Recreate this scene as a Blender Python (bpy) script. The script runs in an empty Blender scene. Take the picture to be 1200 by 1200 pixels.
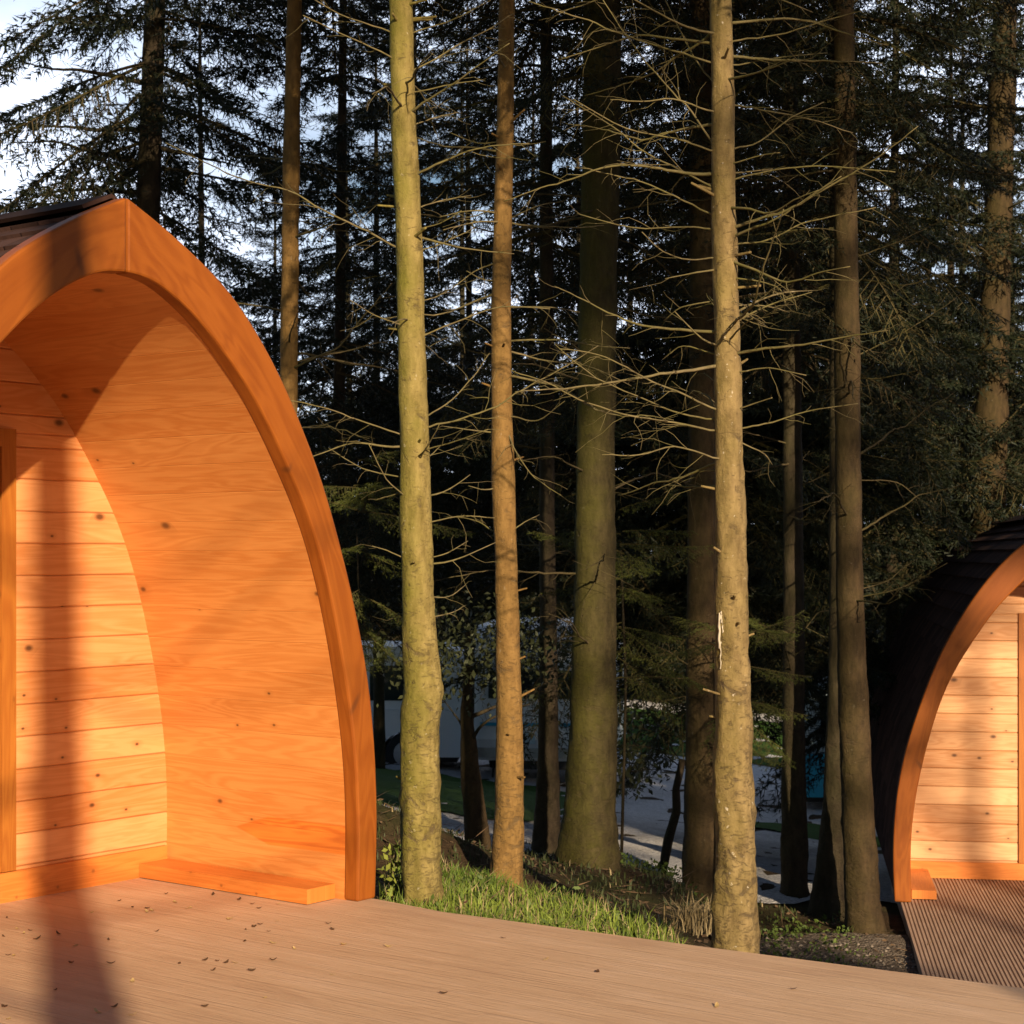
import bpy, bmesh, math, random
import numpy as np
from mathutils import Vector, Matrix, noise

random.seed(7)
rng = np.random.default_rng(7)
scene = bpy.context.scene
COL = scene.collection
R = math.radians

# ------------------------------------------------------------------ camera
F_PX, CAM_Z, HOR = 2100.0, 1.46, 650.0          # focal length in photo pixels, eye height, horizon row
cam = bpy.data.cameras.new('camera')
cam.sensor_width = 36.0
cam.lens = 36.0 * F_PX / 1200.0
cam.shift_y = (HOR - 600.0) / 1200.0
cam.clip_start = 0.05
cam.clip_end = 3000
cam.dof.use_dof = True
cam.dof.focus_distance = 7.9
cam.dof.aperture_fstop = 8.0
cam_o = bpy.data.objects.new('camera', cam)
COL.objects.link(cam_o)
cam_o.location = (0, 0, CAM_Z)
cam_o.rotation_euler = (R(90), 0, 0)
scene.camera = cam_o

# ------------------------------------------------------------------ light
SUN_EL = R(18.5)
SUN_AZ = math.atan2(0.278, -0.961)                # compass direction of the sun, from +Y towards +X
world = bpy.data.worlds.new('World')
scene.world = world
world.use_nodes = True
wn, wl = world.node_tree.nodes, world.node_tree.links
wn.clear()
w_out = wn.new('ShaderNodeOutputWorld')
w_bg = wn.new('ShaderNodeBackground')
sky = wn.new('ShaderNodeTexSky')
sky.sky_type = 'NISHITA'
sky.sun_disc = False
sky.sun_elevation = SUN_EL
sky.sun_rotation = SUN_AZ
sky.air_density = 1.0
sky.dust_density = 0.6
sky.ozone_density = 2.0
w_tc = wn.new('ShaderNodeTexCoord')
w_map = wn.new('ShaderNodeMapping')
w_map.inputs['Scale'].default_value = (1.0, 1.0, 2.2)
w_map.inputs['Location'].default_value = (0.35, 0.1, 0.0)
w_noise = wn.new('ShaderNodeTexNoise')
w_noise.inputs['Scale'].default_value = 3.0
w_noise.inputs['Detail'].default_value = 7
w_ramp = wn.new('ShaderNodeValToRGB')
w_ramp.color_ramp.elements[0].position = 0.36
w_ramp.color_ramp.elements[1].position = 0.58
w_mix = wn.new('ShaderNodeMixRGB')
w_mix.inputs['Color2'].default_value = (16.0, 17.8, 21.5, 1)
wl.new(w_tc.outputs['Generated'], w_map.inputs['Vector'])
wl.new(w_map.outputs['Vector'], w_noise.inputs['Vector'])
wl.new(w_noise.outputs['Fac'], w_ramp.inputs['Fac'])
# the cloud bank stands ahead (+Y) and low; overhead and behind the sky is clear
w_sep = wn.new('ShaderNodeSeparateXYZ')
wl.new(w_tc.outputs['Generated'], w_sep.inputs[0])
w_a = wn.new('ShaderNodeMapRange')
w_a.inputs['From Min'].default_value = 0.35
w_a.inputs['From Max'].default_value = 0.8
wl.new(w_sep.outputs[1], w_a.inputs['Value'])
w_m1 = wn.new('ShaderNodeMath')
w_m1.operation = 'MULTIPLY'
wl.new(w_ramp.outputs['Color'], w_m1.inputs[0])
wl.new(w_a.outputs[0], w_m1.inputs[1])
wl.new(w_m1.outputs[0], w_mix.inputs['Fac'])
wl.new(sky.outputs['Color'], w_mix.inputs['Color1'])
wl.new(w_mix.outputs['Color'], w_bg.inputs['Color'])
w_bg.inputs['Strength'].default_value = 0.05
wl.new(w_bg.outputs['Background'], w_out.inputs['Surface'])

sun = bpy.data.lights.new('sun', 'SUN')
sun.energy = 5.0
sun.angle = R(0.6)
sun.color = (1.0, 0.80, 0.54)
sun_o = bpy.data.objects.new('sun', sun)
COL.objects.link(sun_o)
L_DIR = Vector((-0.278 * math.cos(SUN_EL), 0.961 * math.cos(SUN_EL), -math.sin(SUN_EL))).normalized()
sun_o.rotation_euler = L_DIR.to_track_quat('-Z', 'Y').to_euler()
sun_o.location = (6, -25, 12)

scene.view_settings.view_transform = 'Standard'
scene.view_settings.look = 'None'
scene.view_settings.gamma = 1.0
scene.view_settings.use_curve_mapping = False
scene.view_settings.exposure = 0.75
scene.render.engine = 'CYCLES'
scene.cycles.max_bounces = 5
scene.cycles.diffuse_bounces = 4
scene.cycles.glossy_bounces = 2
scene.cycles.transmission_bounces = 2


# ------------------------------------------------------------------ helpers
class MB:
    """collects verts, faces, uvs for one mesh object"""
    def __init__(self):
        self.v, self.f, self.uv, self.m = [], [], [], []

    def face(self, pts, uvs=None, m=0):
        b = len(self.v)
        self.v.extend([tuple(p) for p in pts])
        self.f.append(tuple(range(b, b + len(pts))))
        self.uv.append(uvs if uvs else [(0.0, 0.0)] * len(pts))
        self.m.append(m)

    def box(self, x0, x1, y0, y1, z0, z1, ax='x', m=0):
        """ax: the grain direction; u runs along it"""
        c = [(x, y, z) for z in (z0, z1) for y in (y0, y1) for x in (x0, x1)]
        for q in ((0, 2, 3, 1), (4, 5, 7, 6), (0, 1, 5, 4), (2, 6, 7, 3), (0, 4, 6, 2), (1, 3, 7, 5)):
            pts = [c[i] for i in q]
            ia = 'xyz'.index(ax)
            vs = [0, 1, 2]
            vs.remove(ia)
            ext = [max(p[k] for p in pts) - min(p[k] for p in pts) for k in vs]
            iv = vs[0] if ext[0] > ext[1] else vs[1]
            self.face(pts, [(p[ia], p[iv]) for p in pts], m)

    def tube(self, pts, radii, sides=6, cap=True, m=0, rfun=None, uvs=True):
        b = len(self.v)
        n = len(pts)
        pts = [Vector(p) for p in pts]
        up = Vector((0.3, 1, 0.1)).normalized()
        s = 0.0
        for i, p in enumerate(pts):
            t = (pts[min(i + 1, n - 1)] - pts[max(i - 1, 0)]).normalized()
            a = t.cross(up)
            if a.length < 1e-3:
                a = t.cross(Vector((1, 0, 0)))
            a.normalize()
            c = a.cross(t)
            for k in range(sides):
                an = 2 * math.pi * k / sides
                r = radii[i]
                if rfun:
                    r *= rfun(i, an, p)
                self.v.append(tuple(p + (a * math.cos(an) + c * math.sin(an)) * r))
        for i in range(n - 1):
            l = (pts[i + 1] - pts[i]).length
            for k in range(sides):
                k2 = (k + 1) % sides
                self.f.append((b + i * sides + k, b + i * sides + k2, b + (i + 1) * sides + k2, b + (i + 1) * sides + k))
                self.uv.append([(s, k / sides), (s, (k + 1) / sides), (s + l, (k + 1) / sides), (s + l, k / sides)])
                self.m.append(m)
            s += l
        if cap:
            for base, rev in ((b, True), (b + (n - 1) * sides, False)):
                q = list(range(base, base + sides))
                if rev:
                    q.reverse()
                self.f.append(tuple(q))
                self.uv.append([(0, 0)] * sides)
                self.m.append(m)

    def prism(self, poly, y0, y1, m=0):
        """closed polygon in x,z extruded along y"""
        n = len(poly)
        self.face([(p[0], y0, p[1]) for p in poly], [(p[0], p[1]) for p in poly], m)
        self.face([(p[0], y1, p[1]) for p in reversed(poly)], [(p[0], p[1]) for p in reversed(poly)], m)
        for i in range(n):
            a, c = poly[i], poly[(i + 1) % n]
            self.face([(a[0], y0, a[1]), (a[0], y1, a[1]), (c[0], y1, c[1]), (c[0], y0, c[1])], None, m)

    def build(self, name, mats, parent=None, smooth=False, bevel=0.0, loc=None, merge=False):
        me = bpy.data.meshes.new(name)
        me.from_pydata(self.v, [], self.f)
        uvl = me.uv_layers.new(name='UVMap')
        flat = [c for fu in self.uv for p in fu for c in p]
        uvl.data.foreach_set('uv', flat)
        if not isinstance(mats, (list, tuple)):
            mats = [mats]
        for mt in mats:
            me.materials.append(mt)
        me.polygons.foreach_set('material_index', self.m)
        if merge:
            bm = bmesh.new()
            bm.from_mesh(me)
            bmesh.ops.remove_doubles(bm, verts=bm.verts, dist=1e-5)
            bm.normal_update()
            bm.to_mesh(me)
            bm.free()
        if smooth:
            me.polygons.foreach_set('use_smooth', [True] * len(me.polygons))
        me.update()
        o = bpy.data.objects.new(name, me)
        COL.objects.link(o)
        if parent:
            o.parent = parent
        if loc:
            o.location = loc
        if bevel:
            md = o.modifiers.new('bevel', 'BEVEL')
            md.width = bevel
            md.segments = 2
            md.limit_method = 'ANGLE'
            md.angle_limit = R(35)
        return o


def tag(o, label=None, cat=None, group=None, kind=None):
    if label:
        o['label'] = label
    if cat:
        o['category'] = cat
    if group:
        o['group'] = group
    if kind:
        o['kind'] = kind
    return o


def empty(name, loc, rz=0.0):
    o = bpy.data.objects.new(name, None)
    o.empty_display_size = 0.2
    COL.objects.link(o)
    o.location = loc
    o.rotation_euler = (0, 0, rz)
    return o


def copy_tree(o, parent=None):
    c = o.copy()
    COL.objects.link(c)
    if parent:
        c.parent = parent
    for ch in list(o.children):
        copy_tree(ch, c)
    return c


def np_mesh(name, verts, tri, mat_idx, mats):
    """verts (N,3), tri (M,3) -> mesh data"""
    me = bpy.data.meshes.new(name)
    me.vertices.add(len(verts))
    me.vertices.foreach_set('co', np.asarray(verts, np.float32).ravel())
    m = len(tri)
    me.loops.add(m * 3)
    me.loops.foreach_set('vertex_index', np.asarray(tri, np.int32).ravel())
    me.polygons.add(m)
    me.polygons.foreach_set('loop_start', np.arange(0, m * 3, 3, dtype=np.int32))
    me.polygons.foreach_set('loop_total', np.full(m, 3, np.int32))
    for mt in mats:
        me.materials.append(mt)
    me.polygons.foreach_set('material_index', np.asarray(mat_idx, np.int32))
    me.update(calc_edges=True)
    return me


def px(x, y, Z):
    """photo pixel at forward distance Z -> world point"""
    return Vector(((x - 600.0) / F_PX * Z, Z, CAM_Z + (HOR - y) / F_PX * Z))


# ------------------------------------------------------------------ materials
def new_mat(name):
    m = bpy.data.materials.new(name)
    m.use_nodes = True
    nt = m.node_tree
    b = nt.nodes['Principled BSDF']
    return m, nt, b


def nd(nt, t, **kw):
    n = nt.nodes.new(t)
    for k, v in kw.items():
        if k in n.inputs.keys():
            n.inputs[k].default_value = v
        else:
            setattr(n, k, v)
    return n


def math_n(nt, op, a, b=None, clamp=False):
    n = nt.nodes.new('ShaderNodeMath')
    n.operation = op
    n.use_clamp = clamp
    for i, x in enumerate((a, b)):
        if x is None:
            continue
        if isinstance(x, (int, float)):
            n.inputs[i].default_value = x
        else:
            nt.links.new(x, n.inputs[i])
    return n.outputs[0]


def ramp(nt, fac, stops):
    r = nt.nodes.new('ShaderNodeValToRGB')
    e = r.color_ramp.elements
    while len(e) < len(stops):
        e.new(0.5)
    for i, (p, c) in enumerate(stops):
        e[i].position = p
        e[i].color = c if len(c) == 4 else (*c, 1)
    nt.links.new(fac, r.inputs['Fac'])
    return r.outputs['Color']


def mixc(nt, fac, a, b, mode='MIX'):
    n = nt.nodes.new('ShaderNodeMixRGB')
    n.blend_type = mode
    for i, x in zip(('Fac', 'Color1', 'Color2'), (fac, a, b)):
        if isinstance(x, (int, float)):
            n.inputs[i].default_value = x
        elif isinstance(x, tuple):
            n.inputs[i].default_value = x if len(x) == 4 else (*x, 1)
        else:
            nt.links.new(x, n.inputs[i])
    return n.outputs['Color']


def combine(nt, x, y, z):
    n = nt.nodes.new('ShaderNodeCombineXYZ')
    for i, a in enumerate((x, y, z)):
        if isinstance(a, (int, float)):
            n.inputs[i].default_value = a
        else:
            nt.links.new(a, n.inputs[i])
    return n.outputs[0]


def noise_t(nt, vec, scale=5.0, detail=4.0, rough=0.55, dist=0.0):
    n = nt.nodes.new('ShaderNodeTexNoise')
    n.inputs['Scale'].default_value = scale
    n.inputs['Detail'].default_value = detail
    n.inputs['Roughness'].default_value = rough
    n.inputs['Distortion'].default_value = dist
    nt.links.new(vec, n.inputs['Vector'])
    return n.outputs['Fac']


def bump(nt, bsdf, h, strength=0.3, dist=0.01):
    b = nt.nodes.new('ShaderNodeBump')
    b.inputs['Strength'].default_value = strength
    b.inputs['Distance'].default_value = dist
    nt.links.new(h, b.inputs['Height'])
    nt.links.new(b.outputs['Normal'], bsdf.inputs['Normal'])


def wood_mat(name, light, dark, bh=0.137, knots=1.0, groove=0.5, board_var=0.35, rough=0.45, spec=0.35, patch=False, pickt=0.66):
    """stained pine boards; uv = metres along the grain, metres across it"""
    m, nt, b = new_mat(name)
    uv = nd(nt, 'ShaderNodeUVMap').outputs['UV']
    sep = nd(nt, 'ShaderNodeSeparateXYZ')
    nt.links.new(uv, sep.inputs[0])
    u, v = sep.outputs[0], sep.outputs[1]
    vb = math_n(nt, 'DIVIDE', v, bh)
    bid = math_n(nt, 'FLOOR', vb)
    fr = math_n(nt, 'FRACT', vb)
    wn_ = nd(nt, 'ShaderNodeTexWhiteNoise', noise_dimensions='1D')
    nt.links.new(bid, wn_.inputs['W'])
    rnd = wn_.outputs['Value']
    off = math_n(nt, 'MULTIPLY', rnd, 31.7)
    uo = math_n(nt, 'ADD', u, off)
    # broad figure
    fig = noise_t(nt, combine(nt, math_n(nt, 'MULTIPLY', uo, 0.9), math_n(nt, 'MULTIPLY', v, 9.0), off), 1.0, 3.0, 0.5, 0.6)
    rings = math_n(nt, 'SINE', math_n(nt, 'MULTIPLY', fig, 62.0))
    rings = math_n(nt, 'MULTIPLY_ADD', rings, 0.5)
    nt.nodes[-1].inputs[2].default_value = 0.5
    fib = noise_t(nt, combine(nt, math_n(nt, 'MULTIPLY', uo, 5.0), math_n(nt, 'MULTIPLY', v, 190.0), off), 1.0, 3.0, 0.6)
    blot = noise_t(nt, combine(nt, math_n(nt, 'MULTIPLY', uo, 1.6), math_n(nt, 'MULTIPLY', v, 4.0), 3.0), 1.0, 4.0, 0.6)
    g = math_n(nt, 'ADD', math_n(nt, 'MULTIPLY', rings, 0.26), math_n(nt, 'MULTIPLY', fib, 0.34))
    g = math_n(nt, 'ADD', g, math_n(nt, 'MULTIPLY', blot, 0.45))
    g = math_n(nt, 'ADD', g, math_n(nt, 'MULTIPLY', math_n(nt, 'SUBTRACT', rnd, 0.5), board_var))
    c = ramp(nt, g, [(0.22, light), (0.88, dark)])
    # knots
    vo = nd(nt, 'ShaderNodeTexVoronoi', voronoi_dimensions='2D')
    vo.inputs['Scale'].default_value = 1.0
    vo.inputs['Randomness'].default_value = 0.9
    nt.links.new(combine(nt, math_n(nt, 'MULTIPLY', uo, 4.6), math_n(nt, 'MULTIPLY', v, 1.0 / bh), 0.0), vo.inputs['Vector'])
    sepc = nd(nt, 'ShaderNodeSeparateColor')
    nt.links.new(vo.outputs['Color'], sepc.inputs[0])
    pick = math_n(nt, 'GREATER_THAN', sepc.outputs[0], pickt)
    size = math_n(nt, 'MULTIPLY_ADD', math_n(nt, 'POWER', sepc.outputs[1], 2.2), 0.085)
    nt.nodes[-1].inputs[2].default_value = 0.030
    rel = math_n(nt, 'DIVIDE', vo.outputs['Distance'], size)
    k = math_n(nt, 'SUBTRACT', 1.5, rel, True)
    k = math_n(nt, 'MULTIPLY', k, math_n(nt, 'MULTIPLY', pick, knots))
    halo = math_n(nt, 'SUBTRACT', 1.0, math_n(nt, 'DIVIDE', rel, 4.5), True)
    halo = math_n(nt, 'MULTIPLY', halo, math_n(nt, 'MULTIPLY', pick, 0.45 * knots))
    dk = tuple(x * 0.6 for x in dark)
    c = mixc(nt, halo, c, dk)
    c = mixc(nt, math_n(nt, 'MULTIPLY', k, 0.85), c, (0.06, 0.022, 0.009))
    if patch:                                    # a reddish heartwood board low on the lining, tapering to a tongue
        px_ = math_n(nt, 'SUBTRACT', v, 0.25)
        w_ = math_n(nt, 'MULTIPLY', math_n(nt, 'SUBTRACT', 0.72, u, True), 0.30)
        w_ = math_n(nt, 'MINIMUM', w_, 0.062)
        msk = math_n(nt, 'SUBTRACT', w_, math_n(nt, 'ABSOLUTE', px_))
        msk = math_n(nt, 'MULTIPLY', math_n(nt, 'ADD', msk, 0.004), 120.0, True)
        c = mixc(nt, math_n(nt, 'MULTIPLY', msk, 0.8), c, mixc(nt, rings, (0.62, 0.165, 0.020), (0.46, 0.10, 0.012)))
    # dark line between boards
    e = math_n(nt, 'MINIMUM', fr, math_n(nt, 'SUBTRACT', 1.0, fr))
    ln = math_n(nt, 'SUBTRACT', 1.0, math_n(nt, 'DIVIDE', e, 0.018), True)
    c = mixc(nt, math_n(nt, 'MULTIPLY', ln, groove), c, (0.09, 0.03, 0.008))
    nt.links.new(c, b.inputs['Base Color'])
    b.inputs['Roughness'].default_value = rough
    b.inputs['Specular IOR Level'].default_value = spec
    h = math_n(nt, 'SUBTRACT', math_n(nt, 'MULTIPLY', fib, 0.3), math_n(nt, 'MULTIPLY', ln, 1.0 if groove > 0 else 0.0))
    bump(nt, b, h, 0.35, 0.004)
    return m


M_wall = wood_mat('pine_wall', (0.68, 0.305, 0.120), (0.53, 0.190, 0.052), groove=0.24, board_var=0.5)
M_lin = wood_mat('pine_lining', (0.61, 0.255, 0.070), (0.46, 0.150, 0.030), groove=0.06, board_var=0.2, knots=0.9, patch=True, pickt=0.88)
M_wall2 = wood_mat('pale_pine_wall', (0.68, 0.39, 0.20), (0.48, 0.215, 0.085), groove=0.45, board_var=0.5)
M_beam = wood_mat('stained_beam', (0.29, 0.084, 0.011), (0.185, 0.044, 0.005), bh=0.30, groove=0.0, knots=0.6, board_var=0.12, rough=0.5, spec=0.2)
M_trim = wood_mat('stained_trim', (0.64, 0.215, 0.045), (0.48, 0.135, 0.022), bh=0.2, groove=0.0, knots=0.5, board_var=0.1)
M_frame = wood_mat('door_wood', (0.40, 0.145, 0.022), (0.27, 0.075, 0.010), bh=0.11, groove=0.0, knots=0.3, board_var=0.1)


def plain(name, col, rough=0.6, metal=0.0, nscale=20.0, var=0.25, spec=0.4):
    m, nt, b = new_mat(name)
    tc = nd(nt, 'ShaderNodeTexCoord').outputs['Object']
    n = noise_t(nt, tc, nscale, 5)
    c = mixc(nt, n, tuple(x * (1 - var) for x in col), tuple(min(1, x * (1 + var)) for x in col))
    nt.links.new(c, b.inputs['Base Color'])
    b.inputs['Roughness'].default_value = rough
    b.inputs['Metallic'].default_value = metal
    b.inputs['Specular IOR Level'].default_value = spec
    return m


M_metal = plain('hinge_metal', (0.55, 0.5, 0.42), 0.3, 1.0)
M_felt = plain('roof_felt', (0.03, 0.022, 0.02), 0.9)


def shingle_mat():
    m, nt, b = new_mat('wood_shingle')
    uv = nd(nt, 'ShaderNodeUVMap').outputs['UV']
    sep = nd(nt, 'ShaderNodeSeparateXYZ')
    nt.links.new(uv, sep.inputs[0])
    row = math_n(nt, 'FLOOR', sep.outputs[1])
    uo = math_n(nt, 'ADD', math_n(nt, 'DIVIDE', sep.outputs[0], 0.16), math_n(nt, 'MULTIPLY', row, 0.437))
    fr = math_n(nt, 'FRACT', uo)
    wn_ = nd(nt, 'ShaderNodeTexWhiteNoise', noise_dimensions='2D')
    nt.links.new(combine(nt, math_n(nt, 'FLOOR', uo), row, 0), wn_.inputs['Vector'])
    n = noise_t(nt, combine(nt, math_n(nt, 'MULTIPLY', sep.outputs[0], 30.0), math_n(nt, 'MULTIPLY', sep.outputs[1], 2.0), 0), 1.0, 4)
    f = math_n(nt, 'ADD', math_n(nt, 'MULTIPLY', wn_.outputs['Value'], 0.6), math_n(nt, 'MULTIPLY', n, 0.5))
    c = ramp(nt, f, [(0.2, (0.026, 0.014, 0.012)), (0.9, (0.075, 0.038, 0.030))])
    e = math_n(nt, 'MINIMUM', fr, math_n(nt, 'SUBTRACT', 1.0, fr))
    ln = math_n(nt, 'SUBTRACT', 1.0, math_n(nt, 'DIVIDE', e, 0.04), True)
    c = mixc(nt, ln, c, (0.02, 0.01, 0.008))
    nt.links.new(c, b.inputs['Base Color'])
    b.inputs['Roughness'].default_value = 0.9
    b.inputs['Specular IOR Level'].default_value = 0.08
    bump(nt, b, math_n(nt, 'SUBTRACT', n, ln), 0.5, 0.006)
    return m


M_shingle = shingle_mat()


def glass_mat():
    m, nt, b = new_mat('window_glass')
    b.inputs['Base Color'].default_value = (0.02, 0.025, 0.03, 1)
    b.inputs['Roughness'].default_value = 0.04
    b.inputs['Specular IOR Level'].default_value = 0.8
    tc = nd(nt, 'ShaderNodeTexCoord').outputs['Object']
    bump(nt, b, noise_t(nt, tc, 3.0, 1), 0.02, 0.01)
    return m


M_glass = glass_mat()


def bark_mat(name, lo, hi, algae, al_amt=0.5, dark=(0.05, 0.035, 0.02), spot=0.35, bmp=0.6, white=0.15):
    """lo/hi bark tones, algae tint on the damp (west, -x) side, dark branch scars, white lichen flecks"""
    m, nt, b = new_mat(name)
    tcn = nd(nt, 'ShaderNodeTexCoord')
    tc = tcn.outputs['Object']
    mp = nd(nt, 'ShaderNodeMapping')
    mp.inputs['Scale'].default_value = (1, 1, 0.35)
    nt.links.new(tc, mp.inputs['Vector'])
    n1 = noise_t(nt, mp.outputs['Vector'], 26, 6, 0.62)
    n2 = noise_t(nt, tc, 5.5, 4, 0.6)
    n3 = noise_t(nt, tc, 60, 4, 0.7)
    c = ramp(nt, n1, [(0.32, lo), (0.68, hi)])
    sep = nd(nt, 'ShaderNodeSeparateXYZ')
    nt.links.new(tcn.outputs['Normal'], sep.inputs[0])
    side = math_n(nt, 'MULTIPLY_ADD', sep.outputs[0], -0.55)
    nt.nodes[-1].inputs[2].default_value = 0.42
    am = math_n(nt, 'ADD', side, math_n(nt, 'MULTIPLY', math_n(nt, 'SUBTRACT', n2, 0.5), 1.9))
    am = math_n(nt, 'MULTIPLY', am, al_amt * 1.6, True)
    c = mixc(nt, am, c, mixc(nt, n3, tuple(x * 0.75 for x in algae), tuple(x * 1.2 for x in algae)))
    # bark plates, horizontal scars, blotches
    mp2 = nd(nt, 'ShaderNodeMapping')
    mp2.inputs['Scale'].default_value = (9, 9, 13)
    nt.links.new(tc, mp2.inputs['Vector'])
    n4 = noise_t(nt, mp2.outputs['Vector'], 1.0, 6, 0.68, 0.6)
    mp3 = nd(nt, 'ShaderNodeMapping')
    mp3.inputs['Scale'].default_value = (20, 20, 46)
    nt.links.new(tc, mp3.inputs['Vector'])
    n5 = noise_t(nt, mp3.outputs['Vector'], 1.0, 5, 0.7, 1.2)
    sepz = nd(nt, 'ShaderNodeSeparateXYZ')
    nt.links.new(tc, sepz.inputs[0])
    low = math_n(nt, 'SUBTRACT', 1.0, math_n(nt, 'MULTIPLY', sepz.outputs[2], 0.45), True)      # older, scalier bark towards the foot
    thr = math_n(nt, 'SUBTRACT', 0.60, math_n(nt, 'MULTIPLY', low, 0.075))
    s = math_n(nt, 'MULTIPLY', math_n(nt, 'SUBTRACT', n4, thr), 10.0, True)
    s5 = math_n(nt, 'MULTIPLY', math_n(nt, 'SUBTRACT', n5, thr), 9.0, True)
    sm = math_n(nt, 'MAXIMUM', s, math_n(nt, 'MULTIPLY', s5, 0.7))
    c = mixc(nt, math_n(nt, 'MULTIPLY', sm, spot), c, mixc(nt, n3, dark, tuple(min(1, x * 2.2) for x in dark)))
    fl = math_n(nt, 'MULTIPLY', math_n(nt, 'SUBTRACT', noise_t(nt, tc, 30, 4, 0.6), 0.66), 12.0, True)
    c = mixc(nt, math_n(nt, 'MULTIPLY', fl, white), c, (0.60, 0.53, 0.42))
    lt = math_n(nt, 'MULTIPLY', math_n(nt, 'SUBTRACT', 0.40, n5), 5.0, True)
    c = mixc(nt, math_n(nt, 'MULTIPLY', lt, 0.45), c, tuple(min(1, x * 1.5) for x in hi))
    nt.links.new(c, b.inputs['Base Color'])
    b.inputs['Roughness'].default_value = 0.9
    b.inputs['Specular IOR Level'].default_value = 0.15
    h = math_n(nt, 'ADD', math_n(nt, 'MULTIPLY', n1, 0.7), math_n(nt, 'MULTIPLY', n3, 0.4))
    h = math_n(nt, 'SUBTRACT', h, math_n(nt, 'MULTIPLY', sm, 0.45))
    bump(nt, b, h, bmp, 0.022)
    return m


M_barkA = bark_mat('algae_bark', (0.13, 0.095, 0.030), (0.27, 0.205, 0.075), (0.135, 0.122, 0.020), 0.55, spot=0.8, white=0.35)
M_barkB = bark_mat('tan_bark', (0.13, 0.072, 0.024), (0.235, 0.135, 0.046), (0.13, 0.085, 0.020), 0.22, spot=0.6, white=0.2)
M_barkC = bark_mat('pale_bark', (0.115, 0.077, 0.035), (0.255, 0.180, 0.082), (0.14, 0.115, 0.022), 0.30, spot=0.9, white=0.7)
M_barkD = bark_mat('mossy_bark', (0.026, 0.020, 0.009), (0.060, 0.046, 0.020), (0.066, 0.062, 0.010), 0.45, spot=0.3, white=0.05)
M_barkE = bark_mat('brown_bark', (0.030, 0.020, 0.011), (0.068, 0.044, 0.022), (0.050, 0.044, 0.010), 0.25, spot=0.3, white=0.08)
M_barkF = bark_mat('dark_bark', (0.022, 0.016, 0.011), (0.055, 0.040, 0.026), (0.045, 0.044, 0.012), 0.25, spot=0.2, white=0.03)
M_twig = bark_mat('twig_bark', (0.085, 0.065, 0.036), (0.18, 0.140, 0.075), (0.11, 0.105, 0.022), 0.45, spot=0.0, bmp=0.2, white=0.2)
M_twigd = bark_mat('dark_twig_bark', (0.05, 0.037, 0.02), (0.10, 0.074, 0.04), (0.07, 0.067, 0.016), 0.4, spot=0.0, bmp=0.2, white=0.0)


def needle_mat(name, a, bcol):
    m, nt, b = new_mat(name)
    tc = nd(nt, 'ShaderNodeTexCoord').outputs['Object']
    n = noise_t(nt, tc, 2.6, 4, 0.65)
    n2 = noise_t(nt, tc, 40.0, 1, 0.5)
    f = math_n(nt, 'ADD', math_n(nt, 'MULTIPLY', n, 0.75), math_n(nt, 'MULTIPLY', n2, 0.3))
    c = ramp(nt, f, [(0.32, a), (0.75, bcol)])
    nt.links.new(c, b.inputs['Base Color'])
    b.inputs['Roughness'].default_value = 0.6
    b.inputs['Specular IOR Level'].default_value = 0.25
    return m


M_needle = needle_mat('spruce_needles', (0.0045, 0.0085, 0.0045), (0.017, 0.023, 0.007))
M_needle_l = needle_mat('sunlit_spruce_needles', (0.035, 0.050, 0.010), (0.11, 0.12, 0.020))  # spruce needles lightened: the sun on the low boughs is in the colour

# ------------------------------------------------------------------ terrain
MOUNDS = [(-0.72, 10.3, 0.26, 0.42), (-1.35, 10.8, 0.30, 0.45), (0.5, 11.2, 0.10, 0.6), (2.35, 11.6, 0.08, 0.6)]


def ground_np(X, Z, bumps=True):
    X = np.asarray(X, float)
    Z = np.asarray(Z, float)
    plane = 0.567 - 0.142 * X - 0.0953 * Z
    k = 0.10
    a, b = plane, np.full_like(plane, -0.14)
    h = np.clip(0.5 + 0.5 * (b - a) / k, 0, 1)
    g = b * (1 - h) + a * h - k * h * (1 - h)          # smooth minimum
    p = -1.82 - 0.10 * (np.clip(X, -9, 9) + 1.3)
    k = 0.25
    h = np.clip(0.5 + 0.5 * (g - p) / k, 0, 1)
    g = p * (1 - h) + g * h + k * h * (1 - h)          # smooth maximum with the level car park
    for mx, mz, hh, r in MOUNDS:
        g = g + hh * np.exp(-((X - mx) ** 2 + (Z - mz) ** 2) / (2 * r * r))
    cut = 1 / (1 + np.exp(-np.clip((X - 1.25) / 0.09, -30, 30)))
    win = np.clip((Z - 6.2) / 0.8, 0, 1) * np.clip((14.5 - Z) / 1.6, 0, 1) * (X < 8)
    g = g + (np.minimum(g, -1.03) - g) * cut * win
    if bumps:
        near = np.clip((Z - 7.0) / 2.0, 0, 1)
        g = g + near * (0.022 * np.sin(X * 3.1 + 1.7 * np.sin(Z * 1.3)) * np.sin(Z * 2.7 + X) + 0.012 * np.sin(X * 7.7 + Z * 5.1))
    return g


def gz(x, z):
    return float(ground_np(np.array([x]), np.array([z]))[0])


def on_ground(x, y):
    """photo pixel -> world point on the terrain"""
    lo = None
    Z = 6.0
    while Z < 60:
        p = px(x, y, Z)
        if p.z <= gz(p.x, Z):
            return Vector((p.x, Z, gz(p.x, Z)))
        Z += 0.02
    return px(x, y, 40)


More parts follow.
